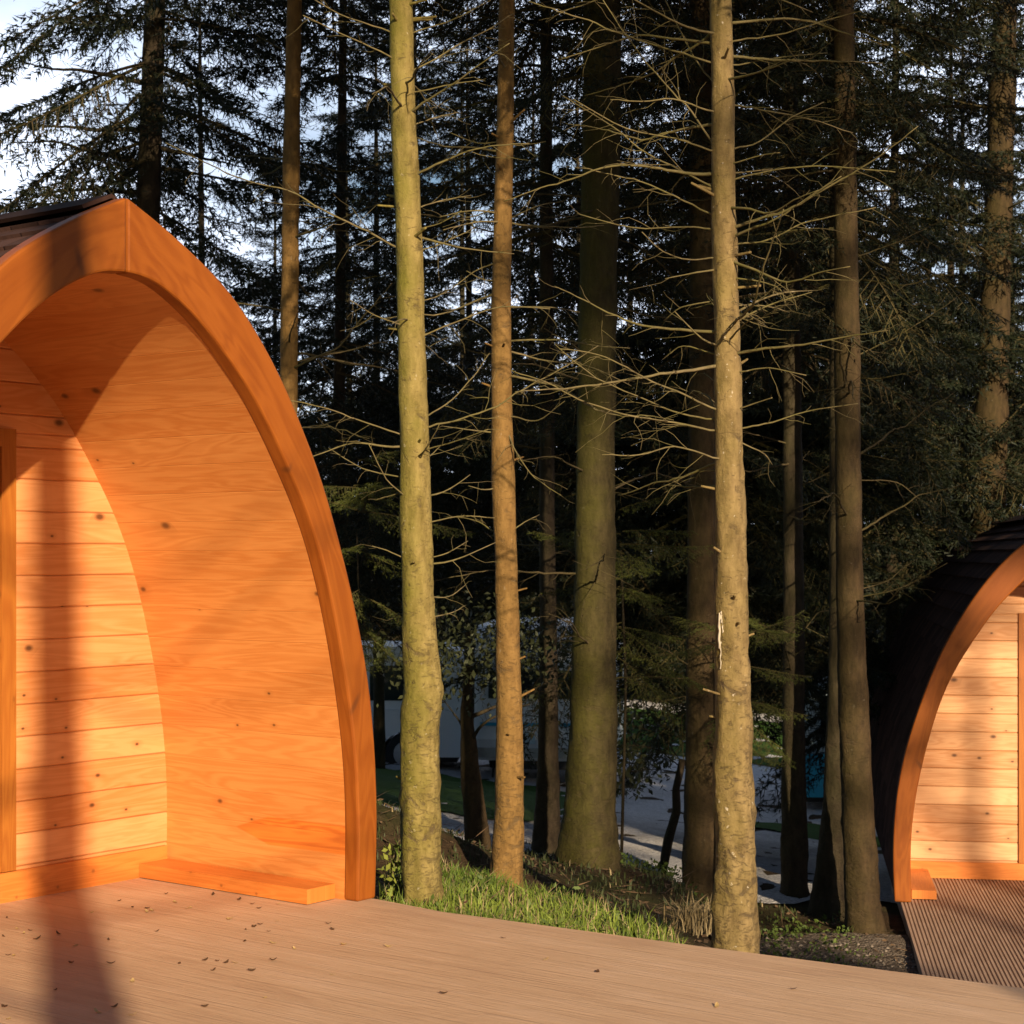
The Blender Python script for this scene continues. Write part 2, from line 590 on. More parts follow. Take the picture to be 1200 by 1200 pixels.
def ground_mat(name, kind):
    m, nt, b = new_mat(name)
    tc = nd(nt, 'ShaderNodeTexCoord').outputs['Object']
    big = noise_t(nt, tc, 0.9, 5, 0.6)
    mid = noise_t(nt, tc, 9, 5, 0.65)
    fine = noise_t(nt, tc, 85, 4, 0.7)
    if kind == 'soil':
        c = ramp(nt, mid, [(0.3, (0.030, 0.019, 0.010)), (0.7, (0.085, 0.055, 0.030))])
        gm = math_n(nt, 'MULTIPLY', math_n(nt, 'SUBTRACT', big, 0.52), 6.0, True)
        c = mixc(nt, math_n(nt, 'MULTIPLY', gm, 0.6), c, mixc(nt, fine, (0.018, 0.032, 0.008), (0.045, 0.060, 0.014)))
        c = mixc(nt, math_n(nt, 'MULTIPLY', math_n(nt, 'SUBTRACT', fine, 0.62), 6.0, True), c, (0.14, 0.095, 0.055))
        st, di = 0.8, 0.03
    elif kind == 'path':
        vo = nd(nt, 'ShaderNodeTexVoronoi')
        vo.inputs['Scale'].default_value = 55
        nt.links.new(tc, vo.inputs['Vector'])
        sc = nd(nt, 'ShaderNodeSeparateColor')
        nt.links.new(vo.outputs['Color'], sc.inputs[0])
        c = ramp(nt, sc.outputs[0], [(0.0, (0.085, 0.066, 0.050)), (1.0, (0.24, 0.195, 0.155))])
        c = mixc(nt, math_n(nt, 'MULTIPLY', math_n(nt, 'SUBTRACT', mid, 0.44), 3.0, True), c, (0.065, 0.047, 0.032))
        mid = math_n(nt, 'MULTIPLY', vo.outputs['Distance'], -1.5)
        st, di = 0.8, 0.02
    elif kind == 'gravel':
        vo = nd(nt, 'ShaderNodeTexVoronoi')
        vo.inputs['Scale'].default_value = 38
        nt.links.new(tc, vo.inputs['Vector'])
        sc = nd(nt, 'ShaderNodeSeparateColor')
        nt.links.new(vo.outputs['Color'], sc.inputs[0])
        c = ramp(nt, sc.outputs[0], [(0.0, (0.42, 0.41, 0.42)), (1.0, (0.70, 0.68, 0.68))])
        c = mixc(nt, math_n(nt, 'MULTIPLY', math_n(nt, 'SUBTRACT', big, 0.46), 2.5, True), c, (0.36, 0.33, 0.31))
        mid = math_n(nt, 'MULTIPLY', vo.outputs['Distance'], -1.5)
        st, di = 0.8, 0.02
    else:
        c = ramp(nt, fine, [(0.3, (0.022, 0.055, 0.010)), (0.72, (0.060, 0.125, 0.022))])
        c = mixc(nt, math_n(nt, 'MULTIPLY', math_n(nt, 'SUBTRACT', mid, 0.5), 2.0, True), c, (0.075, 0.095, 0.025))
        st, di = 0.9, 0.03
    nt.links.new(c, b.inputs['Base Color'])
    b.inputs['Roughness'].default_value = 0.95
    b.inputs['Specular IOR Level'].default_value = 0.1
    bump(nt, b, math_n(nt, 'ADD', mid, math_n(nt, 'MULTIPLY', fine, 0.6)), st, di)
    return m


M_soil = ground_mat('forest_floor', 'soil')
M_gravel = ground_mat('gravel', 'gravel')
M_path = ground_mat('path_gravel', 'path')
M_lawn = ground_mat('lawn_grass', 'lawn')


def sheet(name, xs, zf, zb, n, mat, lift):
    """ribbon of ground between zf(x) and zb(x), following the terrain"""
    mb = MB()
    V = []
    for x in xs:
        a, b2 = zf(x), zb(x)
        zz = np.linspace(a, b2, n)
        hh = ground_np(np.full(n, x), zz) + lift
        V.append([(x, float(z), float(h)) for z, h in zip(zz, hh)])
    mb.v = [p for r_ in V for p in r_]
    for i in range(len(xs) - 1):
        for j in range(n - 1):
            mb.f.append((i * n + j, (i + 1) * n + j, (i + 1) * n + j + 1, i * n + j + 1))
            mb.uv.append([(0, 0)] * 4)
            mb.m.append(0)
    o = mb.build(name, mat, smooth=True)
    tag(o, kind='structure')
    return o


xs = np.concatenate([-np.geomspace(9, 900, 22)[::-1], np.arange(-8.8, 10.0, 0.16), np.geomspace(10.2, 900, 22)])
zs = np.concatenate([-np.geomspace(4, 900, 22)[::-1], np.arange(-3.5, 6.4, 0.9), np.arange(6.5, 20, 0.14), np.arange(20.2, 50, 0.8), np.geomspace(51, 1500, 24)])
GX, GZ = np.meshgrid(xs, zs, indexing='ij')
GH = ground_np(GX, GZ)
mb = MB()
mb.v = [(float(a), float(b_), float(c_)) for a, b_, c_ in zip(GX.ravel(), GZ.ravel(), GH.ravel())]
nz = len(zs)
for i in range(len(xs) - 1):
    for j in range(nz - 1):
        mb.f.append((i * nz + j, (i + 1) * nz + j, (i + 1) * nz + j + 1, i * nz + j + 1))
mb.uv = [[(0, 0)] * 4] * len(mb.f)
mb.m = [0] * len(mb.f)
tag(mb.build('ground', M_soil, smooth=True), kind='structure')


def wob(x, s, a):
    return a * noise.noise(Vector((x * s, s * 3.3, 0.7))) * 1.6


sheet('car_park', np.arange(-14, 24, 0.2), lambda x: 12.7 + wob(x, 1.3, 0.35) + 0.04 * x, lambda x: 46.0, 70, M_gravel, 0.012)
sheet('lawn', np.arange(-14, 1.25, 0.12), lambda x: 15.9 + max(0, x - 0.1) * 5 + wob(x, 0.8, 0.5), lambda x: 25.4 + wob(x, 0.8, 0.4), 46, M_lawn, 0.026)
sheet('grass_verge', np.arange(2.6, 22, 0.2), lambda x: 22.4 + wob(x, 1.0, 0.5), lambda x: 24.6 + wob(x + 9, 1.0, 0.5), 12, M_lawn, 0.026)
sheet('far_lawn', np.arange(1.5, 24, 0.3), lambda x: 33.0 + wob(x, 0.6, 0.6), lambda x: 43.0, 14, M_lawn, 0.026)
sheet('gravel_path', np.arange(1.0, 3.1, 0.06), lambda x: 7.0 - 0.3 * x, lambda x: min(11.75, 9.9 + 2.4 * max(0, x - 1.0)) + wob(x, 2.0, 0.25), 60, M_path, 0.014)


# ------------------------------------------------------------------ decks
def deck_mat():
    m, nt, b = new_mat('weathered_deck')
    uv = nd(nt, 'ShaderNodeUVMap').outputs['UV']
    sep = nd(nt, 'ShaderNodeSeparateXYZ')
    nt.links.new(uv, sep.inputs[0])
    u, v = sep.outputs[0], sep.outputs[1]
    vb = math_n(nt, 'DIVIDE', v, 0.145)
    fr = math_n(nt, 'FRACT', vb)
    wn_ = nd(nt, 'ShaderNodeTexWhiteNoise', noise_dimensions='1D')
    nt.links.new(math_n(nt, 'FLOOR', vb), wn_.inputs['W'])
    fib = noise_t(nt, combine(nt, math_n(nt, 'MULTIPLY', u, 3.0), math_n(nt, 'MULTIPLY', v, 55.0), 0), 1.0, 5, 0.65, 0.3)
    blot = noise_t(nt, combine(nt, math_n(nt, 'MULTIPLY', u, 1.4), math_n(nt, 'MULTIPLY', v, 4.5), 0), 1.0, 6, 0.68, 0.5)
    grit = noise_t(nt, combine(nt, math_n(nt, 'MULTIPLY', u, 40.0), math_n(nt, 'MULTIPLY', v, 75.0), 0), 1.0, 3, 0.7)
    f = math_n(nt, 'ADD', math_n(nt, 'MULTIPLY', fib, 0.42), math_n(nt, 'MULTIPLY', blot, 0.62))
    f = math_n(nt, 'ADD', f, math_n(nt, 'MULTIPLY', math_n(nt, 'SUBTRACT', wn_.outputs['Value'], 0.5), 0.12))
    c = ramp(nt, f, [(0.22, (0.36, 0.210, 0.130)), (0.50, (0.52, 0.335, 0.208)), (0.82, (0.63, 0.43, 0.30))])
    sp = math_n(nt, 'MULTIPLY', math_n(nt, 'SUBTRACT', grit, 0.66), 8.0, True)
    c = mixc(nt, math_n(nt, 'MULTIPLY', sp, 0.5), c, (0.07, 0.042, 0.026))
    e = math_n(nt, 'MINIMUM', fr, math_n(nt, 'SUBTRACT', 1.0, fr))
    ln = math_n(nt, 'SUBTRACT', 1.0, math_n(nt, 'DIVIDE', e, 0.03), True)
    ln = math_n(nt, 'MULTIPLY', ln, math_n(nt, 'MULTIPLY', math_n(nt, 'SUBTRACT', blot, 0.25), 1.6, True))
    c = mixc(nt, math_n(nt, 'MULTIPLY', ln, 0.5), c, (0.08, 0.05, 0.034))
    nt.links.new(c, b.inputs['Base Color'])
    b.inputs['Roughness'].default_value = 0.8
    b.inputs['Specular IOR Level'].default_value = 0.25
    h = math_n(nt, 'ADD', math_n(nt, 'MULTIPLY', fib, 0.7), math_n(nt, 'MULTIPLY', blot, 0.9))
    h = math_n(nt, 'SUBTRACT', h, math_n(nt, 'MULTIPLY', ln, 0.5))
    bump(nt, b, h, 0.55, 0.012)
    return m


M_deck = deck_mat()
UX, UZ = 0.606, 0.795                    # near pod: front direction; depth direction is (-UZ, UX)
poly = [(-4.97, 10.93), (-0.57, 7.60), (-0.28, 7.33), (0.73, 6.67), (1.726, 6.04), (6.7, 2.9), (6.7, -2.2), (-9, -2.2), (-9, 10.93)]
bm_ = MB()
uvf = lambda p: (p[0] * -UZ + p[1] * UX, p[0] * UX + p[1] * UZ)
bm_.face([(p[0], p[1], 0.0) for p in reversed(poly)], [uvf(p) for p in reversed(poly)])
bm_.face([(p[0], p[1], -0.13) for p in poly], [uvf(p) for p in poly])
for i in range(len(poly)):
    a, c = poly[i], poly[(i + 1) % len(poly)]
    bm_.face([(a[0], a[1], -0.13), (a[0], a[1], 0), (c[0], c[1], 0), (c[0], c[1], -0.13)], [uvf(a), uvf(a), uvf(c), uvf(c)])
tag(bm_.build('wooden_deck', M_deck, merge=True, bevel=0.006), kind='structure')

# ------------------------------------------------------------------ pods
OUT = [(0, 2.765), (.16, 2.692), (.33, 2.600), (.47, 2.512), (.58, 2.420), (.69, 2.303), (.805, 2.155), (.90, 2.005), (1.0, 1.83),
       (1.084, 1.65), (1.167, 1.435), (1.235, 1.235), (1.305, .985), (1.35, .72), (1.375, .36), (1.36, 0)]
INN = [(0, 2.49), (.11, 2.482), (.225, 2.435), (.36, 2.352), (.47, 2.258), (.56, 2.17), (.655, 2.07), (.767, 1.917), (.864, 1.765),
       (.945, 1.63), (1.025, 1.46), (1.09, 1.27), (1.15, 1.05), (1.205, .80), (1.24, .55), (1.252, .30), (1.245, 0)]


def smooth_poly(pts, n=40):
    """Catmull-Rom resample by parameter"""
    P = [Vector((a, b_)) for a, b_ in pts]
    P = [2 * P[0] - P[1]] + P + [2 * P[-1] - P[-2]]
    out = []
    segs = len(P) - 3
    for q in range(n + 1):
        t = q / n * segs
        i = min(int(t), segs - 1)
        t -= i
        a, b_, c, d = P[i:i + 4]
        out.append(0.5 * ((2 * b_) + (c - a) * t + (2 * a - 5 * b_ + 4 * c - d) * t * t + (3 * b_ - a - 3 * c + d) * t ** 3))
    out[0] = Vector(pts[0])
    out[-1] = Vector(pts[-1])
    return [(p.x, p.y) for p in out]


def moving(pts, k=3):
    p = np.array(pts)
    for _ in range(k):
        q = p.copy()
        q[1:-1] = 0.25 * p[:-2] + 0.5 * p[1:-1] + 0.25 * p[2:]
        p = q
    return [tuple(a) for a in p]


OUTS = moving(smooth_poly(OUT, 48))
INNS = moving(smooth_poly(INN, 48))


def offset(pts, d):
    out = []
    n = len(pts)
    for i in range(n):
        a, b_ = pts[max(i - 1, 0)], pts[min(i + 1, n - 1)]
        t = Vector((b_[0] - a[0], b_[1] - a[1])).normalized()
        nrm = Vector((t.y, -t.x))           # points inwards (towards the axis) for a profile running apex -> right foot
        out.append((pts[i][0] - nrm.x * -d * 1.0, pts[i][1] + nrm.y * d))
    out[0] = (0.0, pts[0][1] + (-d if d > 0 else -d))
    out[-1] = (out[-1][0], 0.0)
    return out


def shrink(pts, d):
    """move the profile inwards by d"""
    out = []
    n = len(pts)
    for i in range(n):
        a, b_ = pts[max(i - 1, 0)], pts[min(i + 1, n - 1)]
        t = Vector((b_[0] - a[0], b_[1] - a[1])).normalized()
        out.append((pts[i][0] + t.y * d, pts[i][1] - t.x * d))
    out[0] = (0.0, pts[0][1] - d * 1.05)
    out[-1] = (out[-1][0], 0.0)
    return [(max(0.0, a), b_) for a, b_ in out]


def prof_x(pts, z):
    """half-width of a profile at height z"""
    best = 0.0
    for (a, za), (b_, zb_) in zip(pts, pts[1:]):
        if min(za, zb_) - 1e-9 <= z <= max(za, zb_) + 1e-9 and abs(za - zb_) > 1e-9:
            best = max(best, a + (b_ - a) * (z - za) / (zb_ - za))
    return best


def make_pod(name, label, loc, rz, wall_mat, length=5.2, porch=1.17):
    root = empty(name, loc, rz)
    tag(root, label, 'camping pod', 'wooden camping pods')
    # arch beams: left and right, split at the apex
    for sgn in (1, -1):
        mb = MB()
        n = len(OUTS)
        y0, y1 = -0.02, 0.06
        s = 0.0
        gap = 0.0025
        ring = []
        arc = [0.0]
        for i in range(1, n):
            arc.append(arc[-1] + math.hypot(OUTS[i][0] - OUTS[i - 1][0], OUTS[i][1] - OUTS[i - 1][1]))
        for i in range(n):
            xo, zo = OUTS[i]
            xi, zi = INNS[i]
            if i == 0:
                xo = xi = gap
            ring.append([((sgn * xo), y0, zo), ((sgn * xo), y1, zo), ((sgn * xi), y1, zi), ((sgn * xi), y0, zi)])
        for i in range(n - 1):
            A, B = ring[i], ring[i + 1]
            for k in range(4):
                k2 = (k + 1) % 4
                w0 = (0.0, 0.095, 0.24, 0.335)[k]
                w1 = (0.095, 0.24, 0.335, 0.5)[k]
                q = [A[k], A[k2], B[k2], B[k]]
                uvq = [(arc[i], w0), (arc[i], w1), (arc[i + 1], w1), (arc[i + 1], w0)]
                if sgn < 0:
                    q.reverse()
                    uvq.reverse()
                uvq = [(a_ + (7.3 if sgn < 0 else 0.0), c_ * 0.55) for a_, c_ in uvq]
                mb.face(q, uvq)
        e0 = list(reversed(ring[0])) if sgn > 0 else ring[0]
        e1 = ring[-1] if sgn > 0 else list(reversed(ring[-1]))
        mb.face(e0)
        mb.face(e1)
        mb.build('arch_beam', M_beam, root, merge=True, bevel=0.010)
    # porch lining: smooth tongue-and-groove shell
    lin = shrink(INNS, -0.004)
    mb = MB()
    arc = [0.0]
    for i in range(1, len(lin)):
        arc.append(arc[-1] + math.hypot(lin[i][0] - lin[i - 1][0], lin[i][1] - lin[i - 1][1]))
    tot = arc[-1]
    ys = np.linspace(0.05, porch + 0.03, 6)
    thick = shrink(INNS, -0.03)
    for sgn in (1, -1):
        for i in range(len(lin) - 1):
            for j in range(len(ys) - 1):
                q = [(sgn * lin[i][0], ys[j], lin[i][1]), (sgn * lin[i][0], ys[j + 1], lin[i][1]),
                     (sgn * lin[i + 1][0], ys[j + 1], lin[i + 1][1]), (sgn * lin[i + 1][0], ys[j], lin[i + 1][1])]
                o_ = 0 if sgn > 0 else 11.3
                uvq = [(ys[j] + o_, tot - arc[i]), (ys[j + 1] + o_, tot - arc[i]), (ys[j + 1] + o_, tot - arc[i + 1]), (ys[j] + o_, tot - arc[i + 1])]
                if sgn < 0:
                    q.reverse()
                    uvq.reverse()
                mb.face(q, uvq)
        for i in range(len(lin) - 1):        # front edge of the shell
            q = [(sgn * lin[i][0], ys[0], lin[i][1]), (sgn * lin[i + 1][0], ys[0], lin[i + 1][1]),
                 (sgn * thick[i + 1][0], ys[0], thick[i + 1][1]), (sgn * thick[i][0], ys[0], thick[i][1])]
            if sgn < 0:
                q.reverse()
            mb.face(q)
    mb.build('porch_lining', M_lin, root, smooth=False, merge=True)
    lo = root.children[-1]
    for p in lo.data.polygons:
        p.use_smooth = True
    lo.data.set_sharp_from_angle(angle=R(30))
    # gable wall made of boards, with the doorway left open
    bh = 0.137
    dw, dh = 0.40, 1.99                     # doorway half-width and head height, outside of frame
    mb = MB()

    def strip(x0f, x1f, z0, z1, yb):
        rows = [(z0, yb + 0.006), (z0 + 0.007, yb), ((z0 + z1) / 2, yb), (z1 - 0.007, yb), (z1, yb + 0.006)]
        for (za, ya), (zb_, yb_) in zip(rows, rows[1:]):
            a0, a1, b0, b1 = x0f(za), x1f(za), x0f(zb_), x1f(zb_)
            if a1 - a0 < 0.004 and b1 - b0 < 0.004:
                continue
            mb.face([(a0, ya, za), (a1, ya, za), (b1, yb_, zb_), (b0, yb_, zb_)], [(a0, za), (a1, za), (b1, zb_), (b0, zb_)])
    ztop = lin[0][1]
    levels = sorted([k * bh for k in range(int(ztop / bh) + 1)] + [ztop, dh - 0.012])
    half = lambda z: prof_x(lin, z) + 0.006
    for z0, z1 in zip(levels, levels[1:]):
        if z0 >= dh - 0.02 or z1 < 0.1:
            strip(lambda z: -half(z), half, z0, z1, porch)
        else:
            strip(lambda z: dw - 0.015, half, z0, z1, porch)
            strip(lambda z: -half(z), lambda z: -dw + 0.015, z0, z1, porch)
    gw = mb.build('gable_wall', wall_mat, root)
    # skirting board
    mb = MB()
    mb.box(-1.235, 1.235, porch - 0.024, porch + 0.004, 0.0, 0.125, 'x')
    mb.build('skirting_board', M_trim, root, bevel=0.004)
    # two floor planks along the porch sides
    for sgn in (1, -1):
        mb = MB()
        a, b_ = sorted((sgn * 1.065, sgn * 1.236))
        mb.box(a, b_, 0.10, porch - 0.03, 0.004, 0.066, 'y')
        mb.build('floor_plank', M_trim, root, bevel=0.006)
    # door
    door = MB()
    zb0 = 0.15
    st = 0.10
    for a, b_ in ((-0.318, -0.318 + st), (0.318 - st, 0.318)):
        door.box(a, b_, porch + 0.03, porch + 0.07, zb0 + 0.012, dh - 0.085, 'z')
    for a, b_ in ((zb0 + 0.012, zb0 + 0.22), (0.98, 1.08), (dh - 0.19, dh - 0.085)):
        door.box(-0.318 + st, 0.318 - st, porch + 0.032, porch + 0.068, a, b_, 'x')
    d_o = door.build('door', M_frame, root, bevel=0.004)
    for a, b_ in ((zb0 + 0.22, 0.98), (1.08, dh - 0.19)):
        g = MB()
        g.box(-0.318 + st, 0.318 - st, porch + 0.046, porch + 0.054, a, b_)
        g.build('pane', M_glass, d_o)
    h = MB()
    h.tube([(-0.27, porch + 0.028, 1.02), (-0.27, porch - 0.02, 1.02), (-0.16, porch - 0.02, 1.02)], [0.009] * 3, 8)
    h.build('handle', M_metal, d_o, smooth=True)
    for zz in (0.42, 1.67):
        h = MB()
        h.tube([(0.325, porch + 0.018, zz - 0.05), (0.325, porch + 0.018, zz + 0.05)], [0.009] * 2, 10)
        h.tube([(0.325, porch + 0.018, zz + 0.05), (0.325, porch + 0.018, zz + 0.06)], [0.006, 0.003], 10)
        h.build('hinge', M_metal, d_o)
    fr = MB()
    for a, b_ in ((-dw, -0.326), (0.326, dw)):
        fr.box(a, b_, porch - 0.018, porch + 0.075, 0.128, dh, 'z')
    fr.box(-0.326, 0.326, porch - 0.018, porch + 0.075, dh - 0.076, dh, 'x')
    fr.box(-0.326, 0.326, porch - 0.010, porch + 0.075, 0.128, zb0 + 0.005, 'x')
    fr.build('door_frame', M_frame, root, bevel=0.004)
    # shingled roof: stepped courses, each row overlapping the one below
    rp = shrink(OUTS, 0.028)
    arc = [0.0]
    for i in range(1, len(rp)):
        arc.append(arc[-1] + math.hypot(rp[i][0] - rp[i - 1][0], rp[i][1] - rp[i - 1][1]))

    def at(s):
        s = max(0.0, min(s, arc[-1]))
        for i in range(len(arc) - 1):
            if arc[i + 1] >= s:
                t = (s - arc[i]) / (arc[i + 1] - arc[i])
                p = Vector(rp[i]).lerp(Vector(rp[i + 1]), t)
                tg = (Vector(rp[i + 1]) - Vector(rp[i])).normalized()
                return p, Vector((-tg.y, tg.x))
        return Vector(rp[-1]), Vector((1, 0))
    course = 0.145
    nc = int(arc[-1] / course) + 1
    mb = MB()
    ny = 22
    yy = np.linspace(0.055, length, ny)
    for sgn in (1, -1):
        pts = []
        for c in range(nc):
            for t, h_ in ((0.0, 0.006), (0.5, 0.013), (0.995, 0.020)):
                p, nr = at((c + t) * course)
                if (c + t) * course > arc[-1] + 0.02:
                    continue
                q = p + nr * h_
                pts.append((q.x, q.y, c + t))
        for (a, za, va), (b_, zb_, vb_) in zip(pts, pts[1:]):
            for j in range(ny - 1):
                q = [(sgn * a, yy[j], za), (sgn * b_, yy[j], zb_), (sgn * b_, yy[j + 1], zb_), (sgn * a, yy[j + 1], za)]
                uvq = [(yy[j], va), (yy[j], vb_), (yy[j + 1], vb_), (yy[j + 1], va)]
                if sgn < 0:
                    q.reverse()
                    uvq.reverse()
                mb.face(q, uvq)
    roof = mb.build('roof', M_shingle, root)
    rc = MB()
    rc.prism([(-0.14, rp[0][1] - 0.010), (0, rp[0][1] + 0.052), (0.14, rp[0][1] - 0.010), (0.13, rp[0][1] - 0.022), (0, rp[0][1] + 0.036), (-0.13, rp[0][1] - 0.022)], 0.066, length + 0.02)
    rc.build('ridge_cap', M_shingle, roof)
    # rear gable
    rg = MB()
    ring_ = [(x, z) for x, z in rp] + [(-x, z) for x, z in reversed(rp[1:])]
    rg.face([(x, length - 0.03, z) for x, z in reversed(ring_)], [(x, z) for x, z in reversed(ring_)])
    rg.face([(x, length - 0.07, z) for x, z in ring_], [(x, z) for x, z in ring_])
    rg.build('rear_wall', wall_mat, root)
    return root


near_pod = make_pod('camping_pod', 'large orange pine pod at the left with an open arched porch on the brown deck',
                    (-0.2167 * 6.55, 6.55, 0.0), math.atan2(UZ, UX), M_wall)
FZ = 12.55
FPOD = px(1285, 0, FZ - 0.235)
FAR_Z = -0.965
far_pod = make_pod('camping_pod', 'smaller pale fronted pod at the right edge with a dark shingled side, beyond the trunks',
                   (FPOD.x, FZ - 0.235, FAR_Z), -R(9.0), M_wall2, length=5.4, porch=1.0)


# ribbed deck of the far pod: real ribs running away from the pod
def ribbed_mat():
    m, nt, b = new_mat('ribbed_deck_wood')
    tc = nd(nt, 'ShaderNodeTexCoord').outputs['Object']
    sep = nd(nt, 'ShaderNodeSeparateXYZ')
    nt.links.new(tc, sep.inputs[0])
    wn_ = nd(nt, 'ShaderNodeTexWhiteNoise', noise_dimensions='1D')
    nt.links.new(math_n(nt, 'FLOOR', math_n(nt, 'DIVIDE', sep.outputs[0], 0.176)), wn_.inputs['W'])
    n = noise_t(nt, combine(nt, math_n(nt, 'MULTIPLY', sep.outputs[0], 30.0), math_n(nt, 'MULTIPLY', sep.outputs[1], 3.0), 0), 1.0, 5, 0.65)
    f = math_n(nt, 'ADD', math_n(nt, 'MULTIPLY', n, 0.8), math_n(nt, 'MULTIPLY', wn_.outputs['Value'], 0.25))
    c = ramp(nt, f, [(0.25, (0.24, 0.145, 0.095)), (0.85, (0.48, 0.33, 0.24))])
    nt.links.new(c, b.inputs['Base Color'])
    b.inputs['Roughness'].default_value = 0.75
    return m


M_rib = ribbed_mat()
deck2 = empty('ribbed_deck', (FPOD.x, FZ - 0.235, FAR_Z), -R(9.0))
mb = MB()
x = -1.32
prof = []
while x < 3.2:
    prof += [(x, -0.008), (x + 0.004, 0.0), (x + 0.0175, 0.0), (x + 0.0215, -0.008)]
    x += 0.0251
n = len(prof)
for (xa, za), (xb, zb_) in zip(prof, prof[1:]):
    mb.face([(xa, -3.6, za), (xb, -3.6, zb_), (xb, 1.2, zb_), (xa, 1.2, za)])
bpy.data.objects.remove(deck2)
xr = prof[-1][0]
mb.face([(-1.32, -3.6, -0.14), (-1.32, -3.6, -0.008), (-1.32, 1.2, -0.008), (-1.32, 1.2, -0.14)][::-1])
mb.face([(xr, -3.6, -0.14), (xr, -3.6, -0.008), (xr, 1.2, -0.008), (xr, 1.2, -0.14)])
mb.face([(-1.32, -3.6, -0.14), (xr, -3.6, -0.14), (xr, -3.6, -0.008), (-1.32, -3.6, -0.008)])
o = mb.build('ribbed_deck', M_rib)
o.location = (FPOD.x, FZ - 0.235, FAR_Z - 0.002)
o.rotation_euler = (0, 0, -R(9.0))
tag(o, kind='structure')


# ------------------------------------------------------------------ spruce foliage
def bough_arrays(L, r, dens=1.0, hang=0.25, size=1.0):
    """one live spruce bough along +x; returns needle triangles and stem points"""
    na = max(6, int(L / 0.05))
    t = np.linspace(0, 1, na)
    ax = np.stack([L * t, 0.06 * L * np.sin(t * 3 + r.uniform(0, 6)), -hang * L * t ** 1.6 + 0.12 * L * t ** 3], 1)
    starts, dirs, lens = [], [], []
    ntw = int(L / 0.062)
    for s in (-1, 1):
        tt = (np.arange(ntw) + r.random(ntw) * 0.8) / ntw
        tt = tt[(tt > 0.05)]
        ll = (0.10 + 0.46 * L * (1 - tt) ** 0.75 * np.minimum(1, tt * 3.2) * (0.55 + 0.6 * r.random(len(tt))))
        ll = np.minimum(ll, 0.75)
        i = np.clip((tt * (na - 1)).astype(int), 0, na - 1)
        st = ax[i]
        an = R(52) + r.normal(0, 0.14, len(tt))
        d = np.stack([np.cos(an), s * np.sin(an), -0.28 - 0.3 * r.random(len(tt))], 1)
        d /= np.linalg.norm(d, axis=1)[:, None]
        keep = r.random(len(tt)) < 0.9
        starts.append(st[keep]); dirs.append(d[keep]); lens.append(ll[keep])
    starts = np.concatenate(starts); dirs = np.concatenate(dirs); lens = np.concatenate(lens)
    # sub twigs
    ss, sd, sl = [starts], [dirs], [lens]
    for k in range(3):
        f = 0.25 + 0.6 * r.random(len(starts))
        m_ = lens > 0.2
        an = r.choice([-1, 1], len(starts)) * R(48)
        ca, sa = np.cos(an), np.sin(an)
        d2 = np.stack([dirs[:, 0] * ca - dirs[:, 1] * sa, dirs[:, 0] * sa + dirs[:, 1] * ca, dirs[:, 2] - 0.15], 1)
        d2 /= np.linalg.norm(d2, axis=1)[:, None]
        ss.append((starts + dirs * (lens * f)[:, None])[m_]); sd.append(d2[m_]); sl.append((lens * (1 - f) * 0.7)[m_])
    starts = np.concatenate(ss); dirs = np.concatenate(sd); lens = np.concatenate(sl)
    # needle clumps along every twig
    cnt = np.maximum(2, (lens / 0.030 * dens).astype(int))
    idx = np.repeat(np.arange(len(lens)), cnt)
    pos_f = r.random(len(idx))
    base = starts[idx] + dirs[idx] * (lens[idx] * pos_f)[:, None]
    base[:, 2] -= 0.10 * (lens[idx] * pos_f) ** 2
    # plus along the outer axis
    n2 = int(L * 0.75 / 0.012 * dens)
    ia = np.clip(((0.25 + 0.75 * r.random(n2)) * (na - 1)).astype(int), 0, na - 1)
    base = np.concatenate([base, ax[ia]])
    dd = np.concatenate([dirs[idx], np.tile([[1.0, 0, -0.25]], (n2, 1))])
    N = len(base)
    rv = r.normal(0, 1, (N, 3))
    rv -= dd * np.sum(rv * dd, 1)[:, None]
    rv /= np.linalg.norm(rv, axis=1)[:, None] + 1e-6
    nd_ = dd * 0.85 + rv * 0.75
    nd_ /= np.linalg.norm(nd_, axis=1)[:, None]
    wv = np.cross(nd_, r.normal(0, 1, (N, 3)))
    wv /= np.linalg.norm(wv, axis=1)[:, None] + 1e-6
    ln = size * r.uniform(0.045, 0.10, N)[:, None]
    wd = size * r.uniform(0.005, 0.0105, N)[:, None]
    tri = np.stack([base - wv * wd, base + wv * wd, base + nd_ * ln], 1)      # (N,3,3)
    # stems as thin triangles: twig stems
    w2 = np.cross(dirs, np.array([0, 0, 1.0]))
    w2 /= np.linalg.norm(w2, axis=1)[:, None] + 1e-6
    stem = np.stack([starts - w2 * 0.004, starts + w2 * 0.004, starts + dirs * lens[:, None]], 1)
    # axis: strip of triangles, two crossed blades
    wa = np.zeros_like(ax); wa[:, 1] = 1
    wb = np.zeros_like(ax); wb[:, 2] = 1
    rad = (0.004 + 0.009 * L * (1 - t))[:, None] * 0.7
    S = []
    for w in (wa, wb):
        a0, a1 = ax - w * rad, ax + w * rad
        S.append(np.stack([a0[:-1], a1[:-1], a1[1:]], 1))
        S.append(np.stack([a0[:-1], a1[1:], a0[1:]], 1))
    return tri, np.concatenate([stem] + S)


